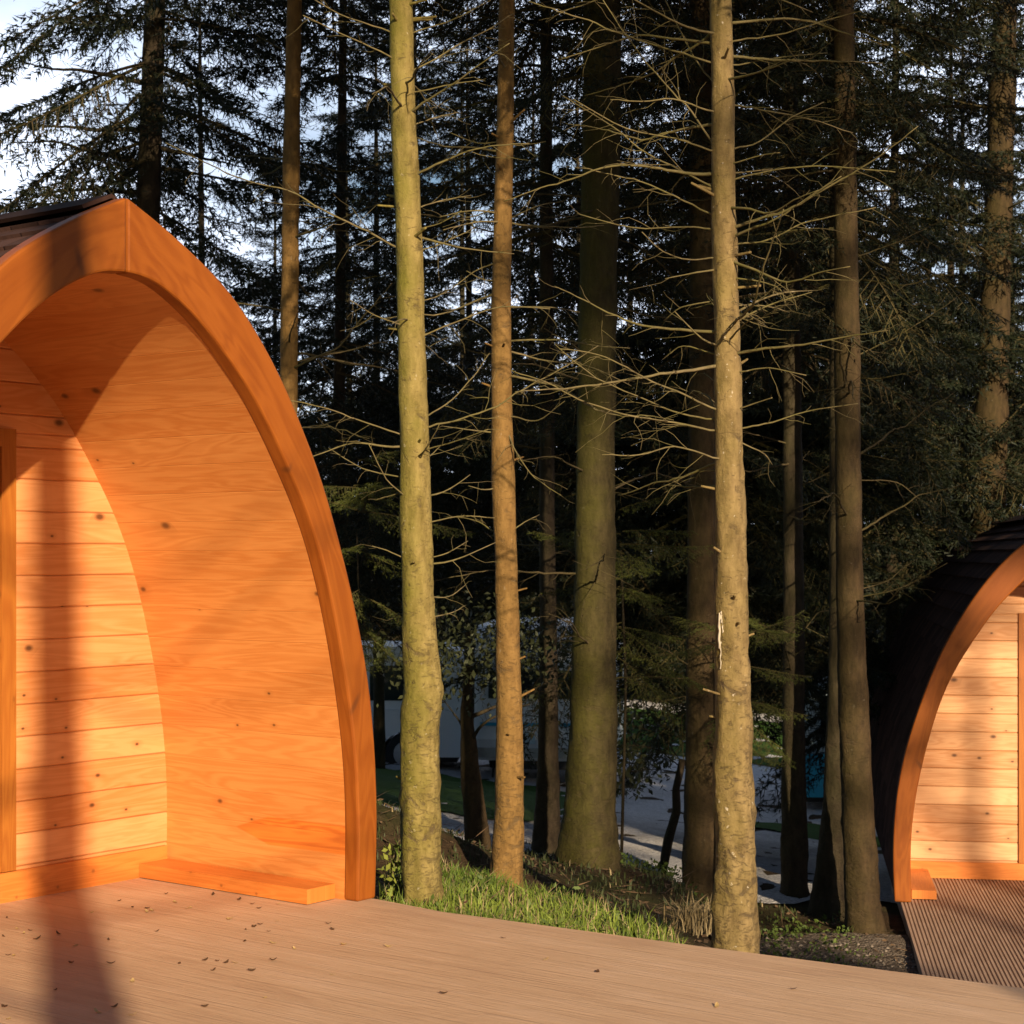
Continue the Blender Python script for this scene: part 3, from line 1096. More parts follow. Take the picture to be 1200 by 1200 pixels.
BOUGH_R = np.random.default_rng(11)
LENS = [0.5, 0.9, 1.3, 1.8, 2.3, 2.8]
BOUGHS = {(L, k): bough_arrays(L, BOUGH_R, dens=0.95, hang=0.22 + 0.14 * k) for L in LENS for k in range(3)}
FINE = {(L, k): bough_arrays(L, BOUGH_R, dens=1.7, hang=0.22 + 0.14 * k, size=0.52) for L in LENS for k in range(3)}
COARSE = {(L, k): bough_arrays(L, BOUGH_R, dens=0.34, hang=0.22 + 0.14 * k, size=1.7) for L in LENS for k in range(3)}


def crown_mesh(name, H, rmax, r, needle, step=0.34, per=5, shape=0.8, sparse=0.0, top_taper=True, fine_to=0.0, coarse=False):
    T, S = [], []
    z = 0.0
    while z < H:
        f = z / H
        rad = rmax * ((1 - f) ** shape if top_taper else 1.0) * r.uniform(0.75, 1.12)
        if f < 0.12:
            rad *= 0.72 + 2.2 * f
        nb = per if rad > 0.5 else 4
        if rad > 0.8 and r.random() < 0.09:          # missing whorl: sky shows between the shelves
            z += step * r.uniform(0.7, 1.3)
            continue
        a0 = r.uniform(0, 6.28)
        for b_ in range(nb):
            if r.random() < sparse:
                continue
            Lw = rad * r.uniform(0.7, 1.12)
            key = min(LENS, key=lambda q: abs(q - Lw))
            tri, stem = (FINE if z < fine_to else COARSE if coarse else BOUGHS)[(key, int(r.integers(0, 3)))]
            sc = Lw / key
            az = a0 + 6.283 * b_ / nb + r.normal(0, 0.28)
            el = R(-12 + 45 * f ** 1.5) + r.normal(0, 0.13)
            ca, sa, ce, se = math.cos(az), math.sin(az), math.cos(el), math.sin(el)
            ro = r.normal(0, 0.25)
            cr, sr = math.cos(ro), math.sin(ro)
            M = np.array([[ca, -sa, 0], [sa, ca, 0], [0, 0, 1]]) @ np.array([[ce, 0, -se], [0, 1, 0], [se, 0, ce]]) @ np.array([[1, 0, 0], [0, cr, -sr], [0, sr, cr]])
            M = M * sc
            off = np.array([0, 0, z + r.normal(0, 0.06)])
            T.append(tri @ M.T + off)
            S.append(stem @ M.T + off)
        z += step * r.uniform(0.75, 1.25)
    T = np.concatenate(T)
    S = np.concatenate(S)
    A = np.concatenate([T, S]).reshape(-1, 3)
    nt_ = len(T) + len(S)
    tri = np.arange(nt_ * 3).reshape(-1, 3)
    mi = np.concatenate([np.zeros(len(T), int), np.ones(len(S), int)])
    return np_mesh(name, A, tri, mi, [needle, M_twigd])


CR = np.random.default_rng(5)
CROWN = {
    'full_a': crown_mesh('crown', 11.5, 2.8, CR, M_needle, step=0.36, per=5),
    'full_b': crown_mesh('crown', 11.0, 2.4, CR, M_needle, step=0.42, per=5, sparse=0.08),
    'full_c': crown_mesh('crown', 12.0, 3.0, CR, M_needle, step=0.34, per=4, sparse=0.05),
    'near_a': crown_mesh('crown', 9.5, 2.3, CR, M_needle, step=0.40, per=5, sparse=0.15, fine_to=3.6),
    'near_b': crown_mesh('crown', 9.0, 2.1, CR, M_needle, step=0.44, per=4, sparse=0.12, fine_to=3.6),
    'far': crown_mesh('crown', 12.0, 2.9, CR, M_needle, step=0.42, per=5, sparse=0.05, coarse=True),
    'thin': crown_mesh('crown', 9.0, 2.1, CR, M_needle, step=0.42, per=4, sparse=0.22),
    'low': crown_mesh('crown', 3.2, 1.5, CR, M_needle_l, step=0.42, per=4, sparse=0.25, top_taper=False, fine_to=9),
    'bush': crown_mesh('crown', 6.5, 2.6, CR, M_needle, step=0.45, per=6, shape=0.6, coarse=True),
}


# ------------------------------------------------------------------ trunks and bare branches
def make_trunk(path, base, mat, name='trunk', rough_amt=0.10, seed=0, sides=18, top=11.0, flare=1.25, step=0.035):
    """path: list of (Vector point, radius) from foot to top, world coordinates"""
    P = [(p - base, r_) for p, r_ in path]
    last, prev = P[-1], P[-2]
    d = (last[0] - prev[0]).normalized()
    hgt = top - last[0].z
    if hgt > 0.3:                                # carry the stem on above the picture
        n = 6
        for i in range(1, n + 1):
            f = i / n
            P.append((last[0] + Vector((d.x * (1 - f * 0.5), d.y * (1 - f * 0.5), 1)).normalized() * hgt * f, last[1] * (1 - 0.88 * f)))
    P.insert(0, (P[0][0] + (P[0][0] - P[1][0]).normalized() * 0.25, P[0][1] * flare))
    zs_, cs, rs = [], [], []
    cum = [0.0]
    for (a, _), (b_, _) in zip(P, P[1:]):
        cum.append(cum[-1] + (b_ - a).length)
    n = int(cum[-1] / step)
    for i in range(n + 1):
        s = cum[-1] * i / n
        k = max(j for j in range(len(cum)) if cum[j] <= s + 1e-9)
        k = min(k, len(P) - 2)
        t = (s - cum[k]) / (cum[k + 1] - cum[k])
        t2 = t * t * (3 - 2 * t) * 0.5 + t * 0.5
        cs.append(P[k][0].lerp(P[k + 1][0], t2))
        rs.append(P[k][1] + (P[k + 1][1] - P[k][1]) * t)

    def rf(i, an, p):
        q = Vector((math.cos(an) * 1.3 + seed * 7.1, math.sin(an) * 1.3, p.z * 5.0))
        q2 = Vector((math.cos(an) * 3.0 + seed, math.sin(an) * 3.0, p.z * 16.0))
        low = 1.0 + 1.3 * math.exp(-max(0, p.z) * 1.1)
        q3 = Vector((math.cos(an) * 5.0 + seed * 2.0, math.sin(an) * 5.0, p.z * 34.0))
        ring_ = max(0.0, noise.noise(Vector((seed * 3.3, 0.5, p.z * 2.6))) - 0.22) * 0.30
        w = 1 + rough_amt * low * (0.55 * noise.noise(q) + 0.40 * noise.noise(q2) + 0.22 * noise.noise(q3)) + ring_ * (0.6 + 0.4 * noise.noise(q * 1.7))
        if p.z < 0.25:
            w += 0.10 * math.sin(an * 5 + seed) * (0.25 - max(p.z, -0.1)) * 3
        return w
    mb = MB()
    mb.tube(cs, rs, sides, rfun=rf)
    return mb, cs, rs


def branch_mb(pts, r0, r1, seed, twigs=True, spacing=0.046, tl=0.30, sides=6):
    """a dead branch: wandering main stem with fine side twigs"""
    rr = random.Random(seed)
    P = [Vector(p) for p in pts]
    l0 = (P[-1] - P[0]).length
    if twigs:                                    # knees where the branch was checked in its growth
        P2 = [P[0]]
        for a_, b_ in zip(P, P[1:]):
            kn = max(1, int((b_ - a_).length / 0.13))
            for k in range(1, kn + 1):
                q = a_.lerp(b_, k / kn)
                if not (b_ is P[-1] and k == kn):
                    q = q + Vector((rr.gauss(0, 1), rr.gauss(0, 1), rr.gauss(0, 1))) * 0.0055
                P2.append(q)
        P = P2
    # resample
    Q = []
    m_ = 4 if twigs else 5
    E = [2 * P[0] - P[1]] + P + [2 * P[-1] - P[-2]]
    for i in range(len(P) - 1):
        a, b_, c, d = E[i:i + 4]
        for k in range(m_):
            t = k / m_
            Q.append(0.5 * ((2 * b_) + (c - a) * t + (2 * a - 5 * b_ + 4 * c - d) * t * t + (3 * b_ - a - 3 * c + d) * t ** 3))
    Q.append(P[-1])
    tot = sum((b_ - a).length for a, b_ in zip(Q, Q[1:]))
    for i in range(1, len(Q)):
        Q[i] = Q[i] + Vector((rr.gauss(0, 1), rr.gauss(0, 1), rr.gauss(0, 1))) * 0.0018 * min(1.0, tot)
    n = len(Q)
    rad = [r0 + (r1 - r0) * (i / (n - 1)) ** 0.8 for i in range(n)]
    rad[0] *= 1.35
    mb = MB()
    mb.tube(Q, rad, sides)
    if twigs:
        s = 0.12 + rr.random() * 0.1
        side = 1
        while s < tot * 0.98:
            acc = 0.0
            for i in range(n - 1):
                l = (Q[i + 1] - Q[i]).length
                if acc + l >= s:
                    break
                acc += l
            p = Q[i].lerp(Q[i + 1], (s - acc) / max(l, 1e-6))
            d = (Q[i + 1] - Q[i]).normalized()
            lat = d.cross(Vector((rr.gauss(0, .5), rr.gauss(0, .5), 1))).normalized() * side
            side = -side if rr.random() < 0.8 else side
            td = (d * rr.uniform(0.4, 1.0) + lat * rr.uniform(0.5, 1.0) + Vector((0, 0, rr.uniform(-0.55, 0.35)))).normalized()
            ll = tl * rr.uniform(0.25, 1.2) * (1.0 - 0.45 * s / tot)
            q = [p]
            cur = td.copy()
            for k in range(4):
                cur = (cur + Vector((rr.gauss(0, .22), rr.gauss(0, .22), rr.gauss(-0.06, .2)))).normalized()
                q.append(q[-1] + cur * ll / 4)
            tr = min(0.0020, rad[i] * 0.5)
            mb.tube(q, [tr, tr * .85, tr * .7, tr * .55, tr * .35], 4, cap=False)
            if rr.random() < 0.5 and ll > 0.12:
                e = [q[2]]
                cur = (td + Vector((rr.gauss(0, .7), rr.gauss(0, .7), rr.gauss(0, .6)))).normalized()
                for k in range(3):
                    cur = (cur + Vector((rr.gauss(0, .2), rr.gauss(0, .2), rr.gauss(-.05, .2)))).normalized()
                    e.append(e[-1] + cur * ll * 0.16)
                mb.tube(e, [tr * .6, tr * .5, tr * .4, tr * .25], 3, cap=False)
            s += spacing * rr.uniform(0.5, 1.7)
    return mb


def px_tree(label, rows, Z, bark, branches=(), seed=0, crown=None, crown_h=5.0, top=11.0, group=None, rnd_br=0, rnd_rng=(0.8, 5.5),
            twig=None, rough_amt=0.10, br_len=(0.3, 1.0), lean=0.0, foot=None, crown_scale=1.0, name='spruce_tree', sides=26, br_r=0.0050, stubs=0):
    """tree whose stem is measured from the photograph: rows of (x, y, width) in photo pixels at forward distance Z"""
    path = []
    nrow = len(rows)
    for i, (x_, y_, w_) in enumerate(rows):
        zz = Z + lean * i / nrow
        path.append((px(x_, y_, zz), w_ / 2 / F_PX * zz))
    if foot:
        gx, gzz = foot
        path.insert(0, (Vector((gx, Z, gz(gx, Z))), path[0][1] * 1.2))
    base = path[0][0].copy()
    base.z = gz(base.x, base.y)
    root = empty(name, base)
    tag(root, label, 'tree', group)
    mb, cs, rs = make_trunk(path, base, bark, seed=seed, top=top, rough_amt=rough_amt, sides=sides)
    mb.build('trunk', bark, root, smooth=True, merge=False)
    tw = twig or M_twig
    rr = random.Random(seed * 17 + 3)

    def stem_at(z):
        for a, b_ in zip(cs, cs[1:]):
            if b_.z >= z:
                return a.copy()
        return cs[-1].copy()
    for bi, spec in enumerate(branches):
        pts = spec[:]
        p0 = px(pts[0][0], pts[0][1], Z) - base
        sp = stem_at(p0.z)
        dz = rr.choice((-1, 1)) * rr.uniform(0.05, 0.30)
        W = [sp]
        nn = len(pts) - 1
        for k, (x_, y_) in enumerate(pts[1:], 1):
            f = k / nn
            q = px(x_, y_, Z + dz * f)
            W.append(q - base)
        ll = sum((b_ - a).length for a, b_ in zip(W, W[1:]))
        W = [W[0]] + [W[0].lerp(W[1], 0.35)] + W[1:]
        branch_mb(W, br_r * (0.75 + 0.35 * min(1.2, ll)), 0.0022, seed * 100 + bi, tl=0.16 + 0.16 * min(1.2, ll)).build('branch', tw, root, smooth=True)
    if rnd_br:
        for k in range(rnd_br):
            z = rr.uniform(*rnd_rng)
            sp = stem_at(z)
            az = rr.uniform(0, 6.283)
            ll = rr.uniform(*br_len)
            el = rr.uniform(-0.25, 0.45)
            d = Vector((math.cos(az) * math.cos(el), math.sin(az) * math.cos(el), math.sin(el)))
            sag = rr.uniform(-0.12, 0.12) * ll
            W = [sp, sp + d * ll * 0.5 + Vector((0, 0, sag)), sp + d * ll]
            branch_mb(W, 0.0045 + 0.004 * ll, 0.002, seed * 991 + k, tl=0.28, spacing=0.075).build('branch', tw, root, smooth=True)
    for k in range(stubs):                       # broken-off branch stubs
        z = rr.uniform(0.5, 4.2)
        sp = stem_at(z)
        az = rr.uniform(0, 6.283)
        ll = rr.uniform(0.09, 0.16)
        d = Vector((math.cos(az), math.sin(az), rr.uniform(0.0, 0.5)))
        branch_mb([sp, sp + d * ll * 0.6, sp + d * ll], rr.uniform(0.006, 0.011), 0.005, seed * 77 + k, twigs=False).build('branch_stub', bark, root, smooth=True)
    if crown:
        sp = stem_at(crown_h)
        c = bpy.data.objects.new('crown', CROWN[crown])
        COL.objects.link(c)
        c.parent = root
        c.location = sp
        c.rotation_euler = (0, 0, rr.uniform(0, 6.28))
        c.scale = (crown_scale,) * 3
    return root


TA = px_tree('yellow green algae covered trunk beside the arch of the big pod',
             [(494, 1066, 46), (492, 950, 45), (493, 850, 46), (497, 808, 46), (491, 740, 39), (488, 640, 37), (486, 550, 35), (480, 300, 31), (473, 150, 29), (470, 0, 27)],
             8.1, M_barkA, [
                 [(460, 40), (400, 15), (350, -12)], [(460, 70), (400, 40), (355, 18)], [(487, 40), (530, 22), (575, 0)],
                 [(490, 80), (545, 50), (602, 15)], [(490, 108), (530, 101), (563, 94)], [(490, 145), (515, 140), (538, 131)],
                 [(490, 245), (520, 234), (552, 229)], [(490, 270), (516, 262), (541, 247)], [(493, 295), (520, 286), (556, 267)],
                 [(462, 293), (420, 266), (340, 226), (290, 214), (195, 168)], [(493, 352), (510, 349), (526, 340)],
                 [(462, 380), (440, 371), (411, 352)], [(496, 388), (545, 372), (588, 358), (645, 362)],
                 [(464, 508), (420, 492), (380, 478), (325, 466)], [(466, 560), (425, 548), (385, 525)],
                 [(498, 505), (540, 488), (580, 474), (645, 441), (702, 405)], [(498, 531), (535, 515), (572, 503)],
                 [(497, 490), (530, 468), (556, 440), (574, 414)], [(468, 585), (452, 560), (432, 520)],
                 [(470, 655), (455, 645), (436, 640)], [(505, 656), (525, 646), (548, 634)], [(504, 690), (524, 698), (545, 686)],
                 [(506, 722), (525, 716), (546, 709)], [(475, 715), (466, 720), (459, 726)], [(500, 610), (540, 606), (580, 607)],
             ], seed=1, rnd_br=14, rnd_rng=(1.6, 4.3), br_len=(0.2, 0.7), stubs=16, crown='thin', crown_h=6.2, crown_scale=0.9, rough_amt=0.15)
TB = px_tree('slim tan trunk standing in the grass, right of the algae covered one',
             [(592, 1047, 40), (597, 950, 35), (597, 850, 31), (594, 700, 27), (588, 500, 25), (587, 350, 23), (592, 150, 20), (594, 0, 18)],
             9.5, M_barkB, [
                 [(597, 491), (606, 530), (626, 560), (658, 581)], [(597, 485), (630, 491), (662, 470)], [(598, 404), (640, 420), (690, 430), (740, 452)],
                 [(598, 434), (650, 450), (700, 480), (790, 492)], [(597, 620), (615, 612), (632, 603)], [(580, 620), (555, 608), (520, 605)],
                 [(597, 360), (650, 358), (680, 366)], [(583, 300), (556, 320), (530, 338)], [(600, 400), (660, 400), (738, 408)],
                 [(583, 240), (560, 252), (545, 255)], [(598, 252), (630, 242), (660, 236)],
             ], seed=2, rnd_br=12, rnd_rng=(2.0, 4.8), br_len=(0.2, 0.7), stubs=14, crown='full_b', crown_h=6.0, crown_scale=0.85, rough_amt=0.08, br_r=0.007)
TC = px_tree('tallest looking pale trunk with scarred bark and many bare branches at the deck edge',
             [(862, 1138, 56), (862, 1010, 48), (858, 900, 46), (860, 840, 44), (858, 770, 39), (856, 650, 35), (855, 560, 33), (852, 400, 30), (848, 250, 28), (847, 100, 26), (845, 0, 25)],
             7.5, M_barkC, [
                 [(856, 46), (910, 40), (960, 25), (1014, 12)], [(858, 74), (910, 70), (970, 62)], [(838, 72), (790, 60), (735, 42), (690, 24), (620, 2)],
                 [(840, 186), (805, 130), (780, 95), (735, 45), (700, -10)], [(839, 108), (815, 70), (775, -10)], [(838, 126), (790, 118), (715, 116)],
                 [(838, 178), (790, 165), (735, 150), (672, 116)], [(838, 218), (800, 200), (760, 180), (715, 150), (660, 112)],
                 [(838, 252), (790, 232), (750, 215), (682, 196)], [(836, 267), (800, 268), (740, 268), (676, 250)], [(834, 298), (805, 303), (780, 294), (752, 272)],
                 [(862, 118), (900, 130), (950, 140), (1000, 156)], [(862, 176), (890, 166), (928, 140), (965, 120)], [(864, 183), (890, 183), (914, 179)],
                 [(866, 206), (910, 200), (960, 194), (1050, 202)], [(864, 287), (900, 282), (940, 262), (1026, 243)],
                 [(866, 497), (905, 492), (945, 484), (1006, 473)], [(866, 476), (884, 472), (905, 466)], [(866, 430), (900, 430), (945, 440)],
                 [(838, 493), (800, 484), (762, 470), (700, 440), (650, 404)], [(838, 476), (800, 462), (765, 445), (700, 415), (655, 408)],
                 [(834, 506), (790, 494), (730, 486), (680, 468), (598, 434)], [(838, 534), (790, 528), (705, 533)],
                 [(864, 326), (890, 330), (910, 338), (920, 354)], [(866, 370), (882, 372), (896, 380)], [(864, 356), (895, 358), (925, 366)],
                 [(838, 350), (800, 360), (778, 376)], [(838, 545), (820, 552), (814, 568)], [(864, 505), (895, 530), (905, 545)], [(838, 412), (800, 408), (780, 418)],
             ], seed=3, rnd_br=34, rnd_rng=(1.8, 4.6), br_len=(0.25, 1.0), stubs=20, crown='full_b', crown_h=5.6, crown_scale=0.9, rough_amt=0.19)
# resin running down the pale trunk
rs_ = MB()
for k, (xa, ya, yb, w_) in enumerate(((843, 718, 760, 3.6), (847, 722, 742, 2.4), (844.5, 752, 784, 1.8), (845.5, 716, 730, 2.6))):
    pts = [px(xa + 0.5 * math.sin(i * 1.9 + k), ya + (yb - ya) * i / 8, 7.5 - 0.052) - TC.location for i in range(9)]
    rs_.tube(pts, [w_ / 2 / F_PX * 7.5 * (0.35 + 0.65 * abs(math.sin(i * 1.7 + k * 2.1))) for i in range(9)], 6)
M_resin = plain('dried_resin', (0.42, 0.36, 0.27), 0.7, 0, 45, 0.5)
rs_.build('resin_streak', M_resin, TC, smooth=True)

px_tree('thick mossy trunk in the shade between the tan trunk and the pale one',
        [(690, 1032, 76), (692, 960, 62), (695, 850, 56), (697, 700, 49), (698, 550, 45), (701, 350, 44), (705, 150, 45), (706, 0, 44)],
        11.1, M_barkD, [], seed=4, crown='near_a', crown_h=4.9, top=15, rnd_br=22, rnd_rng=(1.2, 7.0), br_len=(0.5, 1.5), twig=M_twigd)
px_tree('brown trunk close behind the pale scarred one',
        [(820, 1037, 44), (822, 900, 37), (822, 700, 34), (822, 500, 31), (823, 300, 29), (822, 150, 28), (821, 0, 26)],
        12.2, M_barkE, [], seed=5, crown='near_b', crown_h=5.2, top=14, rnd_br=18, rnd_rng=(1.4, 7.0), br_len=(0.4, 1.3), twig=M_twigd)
px_tree('grey brown trunk just left of the small pod',
        [(1012, 1068, 42), (1004, 930, 37), (999, 800, 34), (996, 700, 32), (994, 550, 30), (992, 350, 28), (990, 150, 26), (988, 0, 25)],
        11.7, M_barkE, [[(1005, 690), (1040, 680), (1075, 655)], [(1005, 700), (1050, 690), (1110, 660)], [(1006, 420), (1060, 390), (1120, 350)],
                        [(1005, 560), (1050, 565), (1100, 600)], [(1005, 300), (1060, 280), (1110, 255)]],
        seed=6, crown='near_b', crown_h=5.4, top=14, rnd_br=20, rnd_rng=(1.6, 7.0), br_len=(0.5, 1.5), twig=M_twigd)
px_tree('brown trunk rising behind the roof of the small pod',
        [(1157, 640, 40), (1163, 450, 36), (1168, 300, 33), (1173, 150, 30), (1178, 0, 28)],
        19.5, M_barkE, [], seed=7, crown='thin', crown_h=9.0, top=17, rnd_br=22, rnd_rng=(3, 10), br_len=(0.6, 1.8), twig=M_twigd, foot=(5.15, 0))
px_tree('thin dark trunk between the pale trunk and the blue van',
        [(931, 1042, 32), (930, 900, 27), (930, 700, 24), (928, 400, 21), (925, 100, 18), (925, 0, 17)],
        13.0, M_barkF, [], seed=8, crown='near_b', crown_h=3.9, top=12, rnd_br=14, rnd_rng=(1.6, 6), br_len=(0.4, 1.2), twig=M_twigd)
px_tree('dark leaning trunk directly behind the grey brown one by the small pod',
        [(974, 1056, 46), (981, 950, 34), (984, 800, 27), (984, 700, 24), (982, 300, 20), (980, 0, 18)],
        12.4, M_barkF, [], seed=9, crown='near_a', crown_h=4.3, top=12, rnd_br=12, rnd_rng=(1.6, 6), br_len=(0.4, 1.2), twig=M_twigd)
px_tree('dark slim trunk just left of the thick mossy one',
        [(640, 1008, 36), (642, 900, 25), (643, 800, 21), (641, 600, 18), (640, 200, 15), (640, 0, 13)],
        12.6, M_barkF, [], seed=10, crown='near_a', crown_h=3.4, top=11, rnd_br=14, rnd_rng=(1.8, 6), br_len=(0.4, 1.1), twig=M_twigd)
px_tree('slender brown trunk rising behind the arch of the big pod',
        [(334, 640, 24), (338, 480, 21), (340, 300, 20), (342, 150, 19), (345, 0, 17)],
        12.0, M_barkB, [[(334, 150), (290, 130), (250, 150)], [(334, 60), (300, 40), (262, 0)], [(348, 180), (400, 200), (440, 195)], [(346, 250), (385, 265), (420, 300)]],
        seed=11, crown='thin', crown_h=6.2, top=12, rnd_br=14, rnd_rng=(2.5, 6.2), br_len=(0.4, 1.3), foot=(-1.55, 0), twig=M_twigd)
px_tree('black looking trunk against the sky above the apex of the big pod',
        [(168, 560, 32), (173, 260, 28), (178, 120, 26), (182, 0, 24)],
        15.5, M_barkF, [[(165, 225), (110, 222), (60, 225), (0, 245)], [(166, 235), (120, 236), (70, 242), (-10, 250)], [(168, 153), (90, 150), (0, 145)],
                        [(168, 95), (110, 85), (50, 78), (0, 68)], [(185, 170), (240, 185), (300, 200)], [(188, 48), (215, 56), (240, 60)], [(166, 190), (110, 178), (60, 165), (0, 168)]],
        seed=12, crown='full_b', crown_h=5.0, top=15, rnd_br=6, rnd_rng=(3, 5.5), br_len=(0.6, 1.4), foot=(-3.15, 0), twig=M_barkF, br_r=0.022)
# forked little tree and crooked sapling
KT = px_tree('small forked tree with a crooked dark stem in front of the white vehicles',
             [(562, 1010, 32), (556, 950, 26), (550, 900, 22), (549, 868, 19), (546, 830, 12), (550, 780, 9), (548, 740, 6)],
             11.6, M_barkE, [[(549, 870), (565, 850), (590, 835), (620, 825)], [(549, 868), (535, 840), (515, 815)], [(549, 868), (552, 830), (548, 790)],
                             [(585, 838), (610, 815), (640, 800)]],
             seed=13, top=0.0, twig=M_barkF, name='forked_tree', br_r=0.020)
LT = px_tree('thin crooked sapling leaning beside the brown trunk',
             [(775, 1030, 11), (783, 985, 11), (793, 950, 10), (792, 925, 9), (800, 890, 8)],
             12.9, M_barkF, [[(798, 895), (770, 880), (735, 872), (705, 880)], [(798, 890), (775, 862), (740, 850)], [(796, 905), (765, 900), (730, 905)]],
             seed=14, top=0.0, twig=M_barkF, name='sapling')


def leaf_cloud(centre, ext, n, size, r, hang=0.6):
    c = r.normal(0, 1, (n, 3)) * np.array(ext) + np.array(centre)
    d = r.normal(0, 1, (n, 3))
    d[:, 2] -= hang
    d /= np.linalg.norm(d, axis=1)[:, None]
    w = np.cross(d, r.normal(0, 1, (n, 3)))
    w /= np.linalg.norm(w, axis=1)[:, None]
    L = r.uniform(0.6, 1.2, n)[:, None] * size
    a, b_, e = c, c + d * L * 0.5 + w * L * 0.26, c + d * L
    f = c + d * L * 0.5 - w * L * 0.26
    V = np.stack([a, b_, e, f], 1).reshape(-1, 3)
    i = np.arange(n) * 4
    T = np.concatenate([np.stack([i, i + 1, i + 2], 1), np.stack([i, i + 2, i + 3], 1)])
    return V, T


M_leafd = needle_mat('dark_leaves', (0.016, 0.022, 0.010), (0.045, 0.050, 0.018))
M_leafl = needle_mat('bright_leaves', (0.10, 0.13, 0.02), (0.26, 0.27, 0.05))
for tr, cs_, ex, n_, sz in ((KT, [px(570, 785, 11.6), px(518, 775, 11.5), px(625, 765, 11.8), px(560, 735, 11.7)], (0.19, 0.24, 0.11), 360, 0.05),
                            (LT, [px(745, 885, 12.9), px(720, 880, 12.8), px(770, 850, 12.9), px(740, 905, 12.9), px(735, 840, 13)], (0.11, 0.16, 0.07), 110, 0.055)):
    VV, TT = [], []
    o_ = 0
    for c_ in cs_:
        V, T = leaf_cloud(c_ - tr.location, ex, n_, sz, rng)
        VV.append(V); TT.append(T + o_); o_ += len(V)
    me = np_mesh('crown', np.concatenate(VV), np.concatenate(TT), np.zeros(sum(len(t) for t in TT), int), [M_leafd])
    c = bpy.data.objects.new('crown', me)
    COL.objects.link(c)
    c.parent = tr


# background spruces: one of each kind, then copies
def filler_proto(crown, ch, bark, seed, rnd=0):
    base = Vector((0, 0, 0))
    root = empty('spruce_tree', (0, 0, 0))
    path = [(Vector((0, 0, 0)), 0.095), (Vector((0.05, 0.02, 4)), 0.066), (Vector((0.0, 0.06, 8)), 0.045)]
    mbt, cs, rs = make_trunk(path, base, bark, seed=seed, top=13.0, sides=10, step=0.3)
    mbt.build('trunk', bark, root, smooth=True)
    c = bpy.data.objects.new('crown', CROWN[crown])
    COL.objects.link(c)
    c.parent = root
    c.location = (0, 0, ch)
    return root


BG_LABEL = 'dark spruce with dense drooping boughs in the wood behind the trunks'
BG_GROUP = 'dark spruces filling the wood behind'
protos = {}
BG = [  # photo column, distance, crown, crown height above ground, scale
    (235, 24, 'thin', 5.4, 0.9), (325, 29, 'full_b', 2.4, 0.8),
    (395, 17.5, 'full_b', 2.5, 0.9), (491, 21, 'full_b', 3.0, 0.9), (692, 17.5, 'full_a', 2.4, 0.95),
    (822, 19, 'full_c', 2.8, 1.0), (865, 16.5, 'full_a', 2.0, 0.9), (930, 20.5, 'full_a', 4.3, 1.0), (985, 16.6, 'full_b', 4.0, 0.95),
    (1050, 20, 'full_c', 1.8, 1.0), (1110, 24, 'full_a', 1.6, 1.0), (1190, 24, 'full_c', 1.8, 1.0), (1235, 20, 'full_a', 1.5, 1.0),
    (548, 26, 'full_b', 3.8, 0.95), (445, 25, 'full_a', 3.4, 0.9),
    (590, 47, 'far', 1.0, 0.85), (700, 46, 'far', 1.0, 0.95), (1010, 46, 'far', 0.8, 1.1), (850, 47, 'far', 0.8, 1.2), (775, 51, 'far', 0.8, 1.0),
    (930, 51, 'far', 0.8, 1.0), (1090, 50, 'far', 0.8, 1.4), (650, 51, 'far', 0.8, 0.9), (1180, 48, 'far', 0.8, 1.2),
    (410, 48, 'bush', 0.4, 1.35), (340, 47, 'bush', 0.4, 1.1), (480, 47, 'bush', 0.4, 1.4), (545, 48, 'bush', 0.3, 1.45), (620, 49, 'bush', 0.3, 1.5), (680, 48, 'bush', 0.3, 1.5),
    (740, 48, 'bush', 0.3, 1.5), (815, 48, 'bush', 0.3, 1.5), (890, 48, 'bush', 0.3, 1.5), (970, 48, 'bush', 0.3, 1.6), (1050, 48, 'bush', 0.3, 1.6),
    (1130, 49, 'bush', 0.3, 1.7), (1260, 50, 'bush', 0.3, 1.7), (250, 50, 'bush', 0.3, 0.9), (150, 50, 'bush', 0.3, 0.9), (50, 50, 'bush', 0.3, 0.8),
]
for i, (cx, Zt, cr, ch, sc) in enumerate(BG):
    X = (cx - 600) / F_PX * Zt
    key = (cr, ch)
    if key not in protos:
        protos[key] = filler_proto(cr, ch, M_barkF, 30 + i)
        t = protos[key]
    else:
        t = copy_tree(protos[key])
    t.location = (X, Zt, gz(X, Zt) - 0.03)
    t.rotation_euler = (0, 0, (i * 2.399) % 6.283)
    t.scale = (sc, sc, sc)
    if cr in ('bush', 'far'):
        tag(t, 'dense dark conifer beyond the car park, seen only through gaps', 'tree', 'conifers beyond the car park')
    else:
        tag(t, BG_LABEL, 'tree', BG_GROUP)

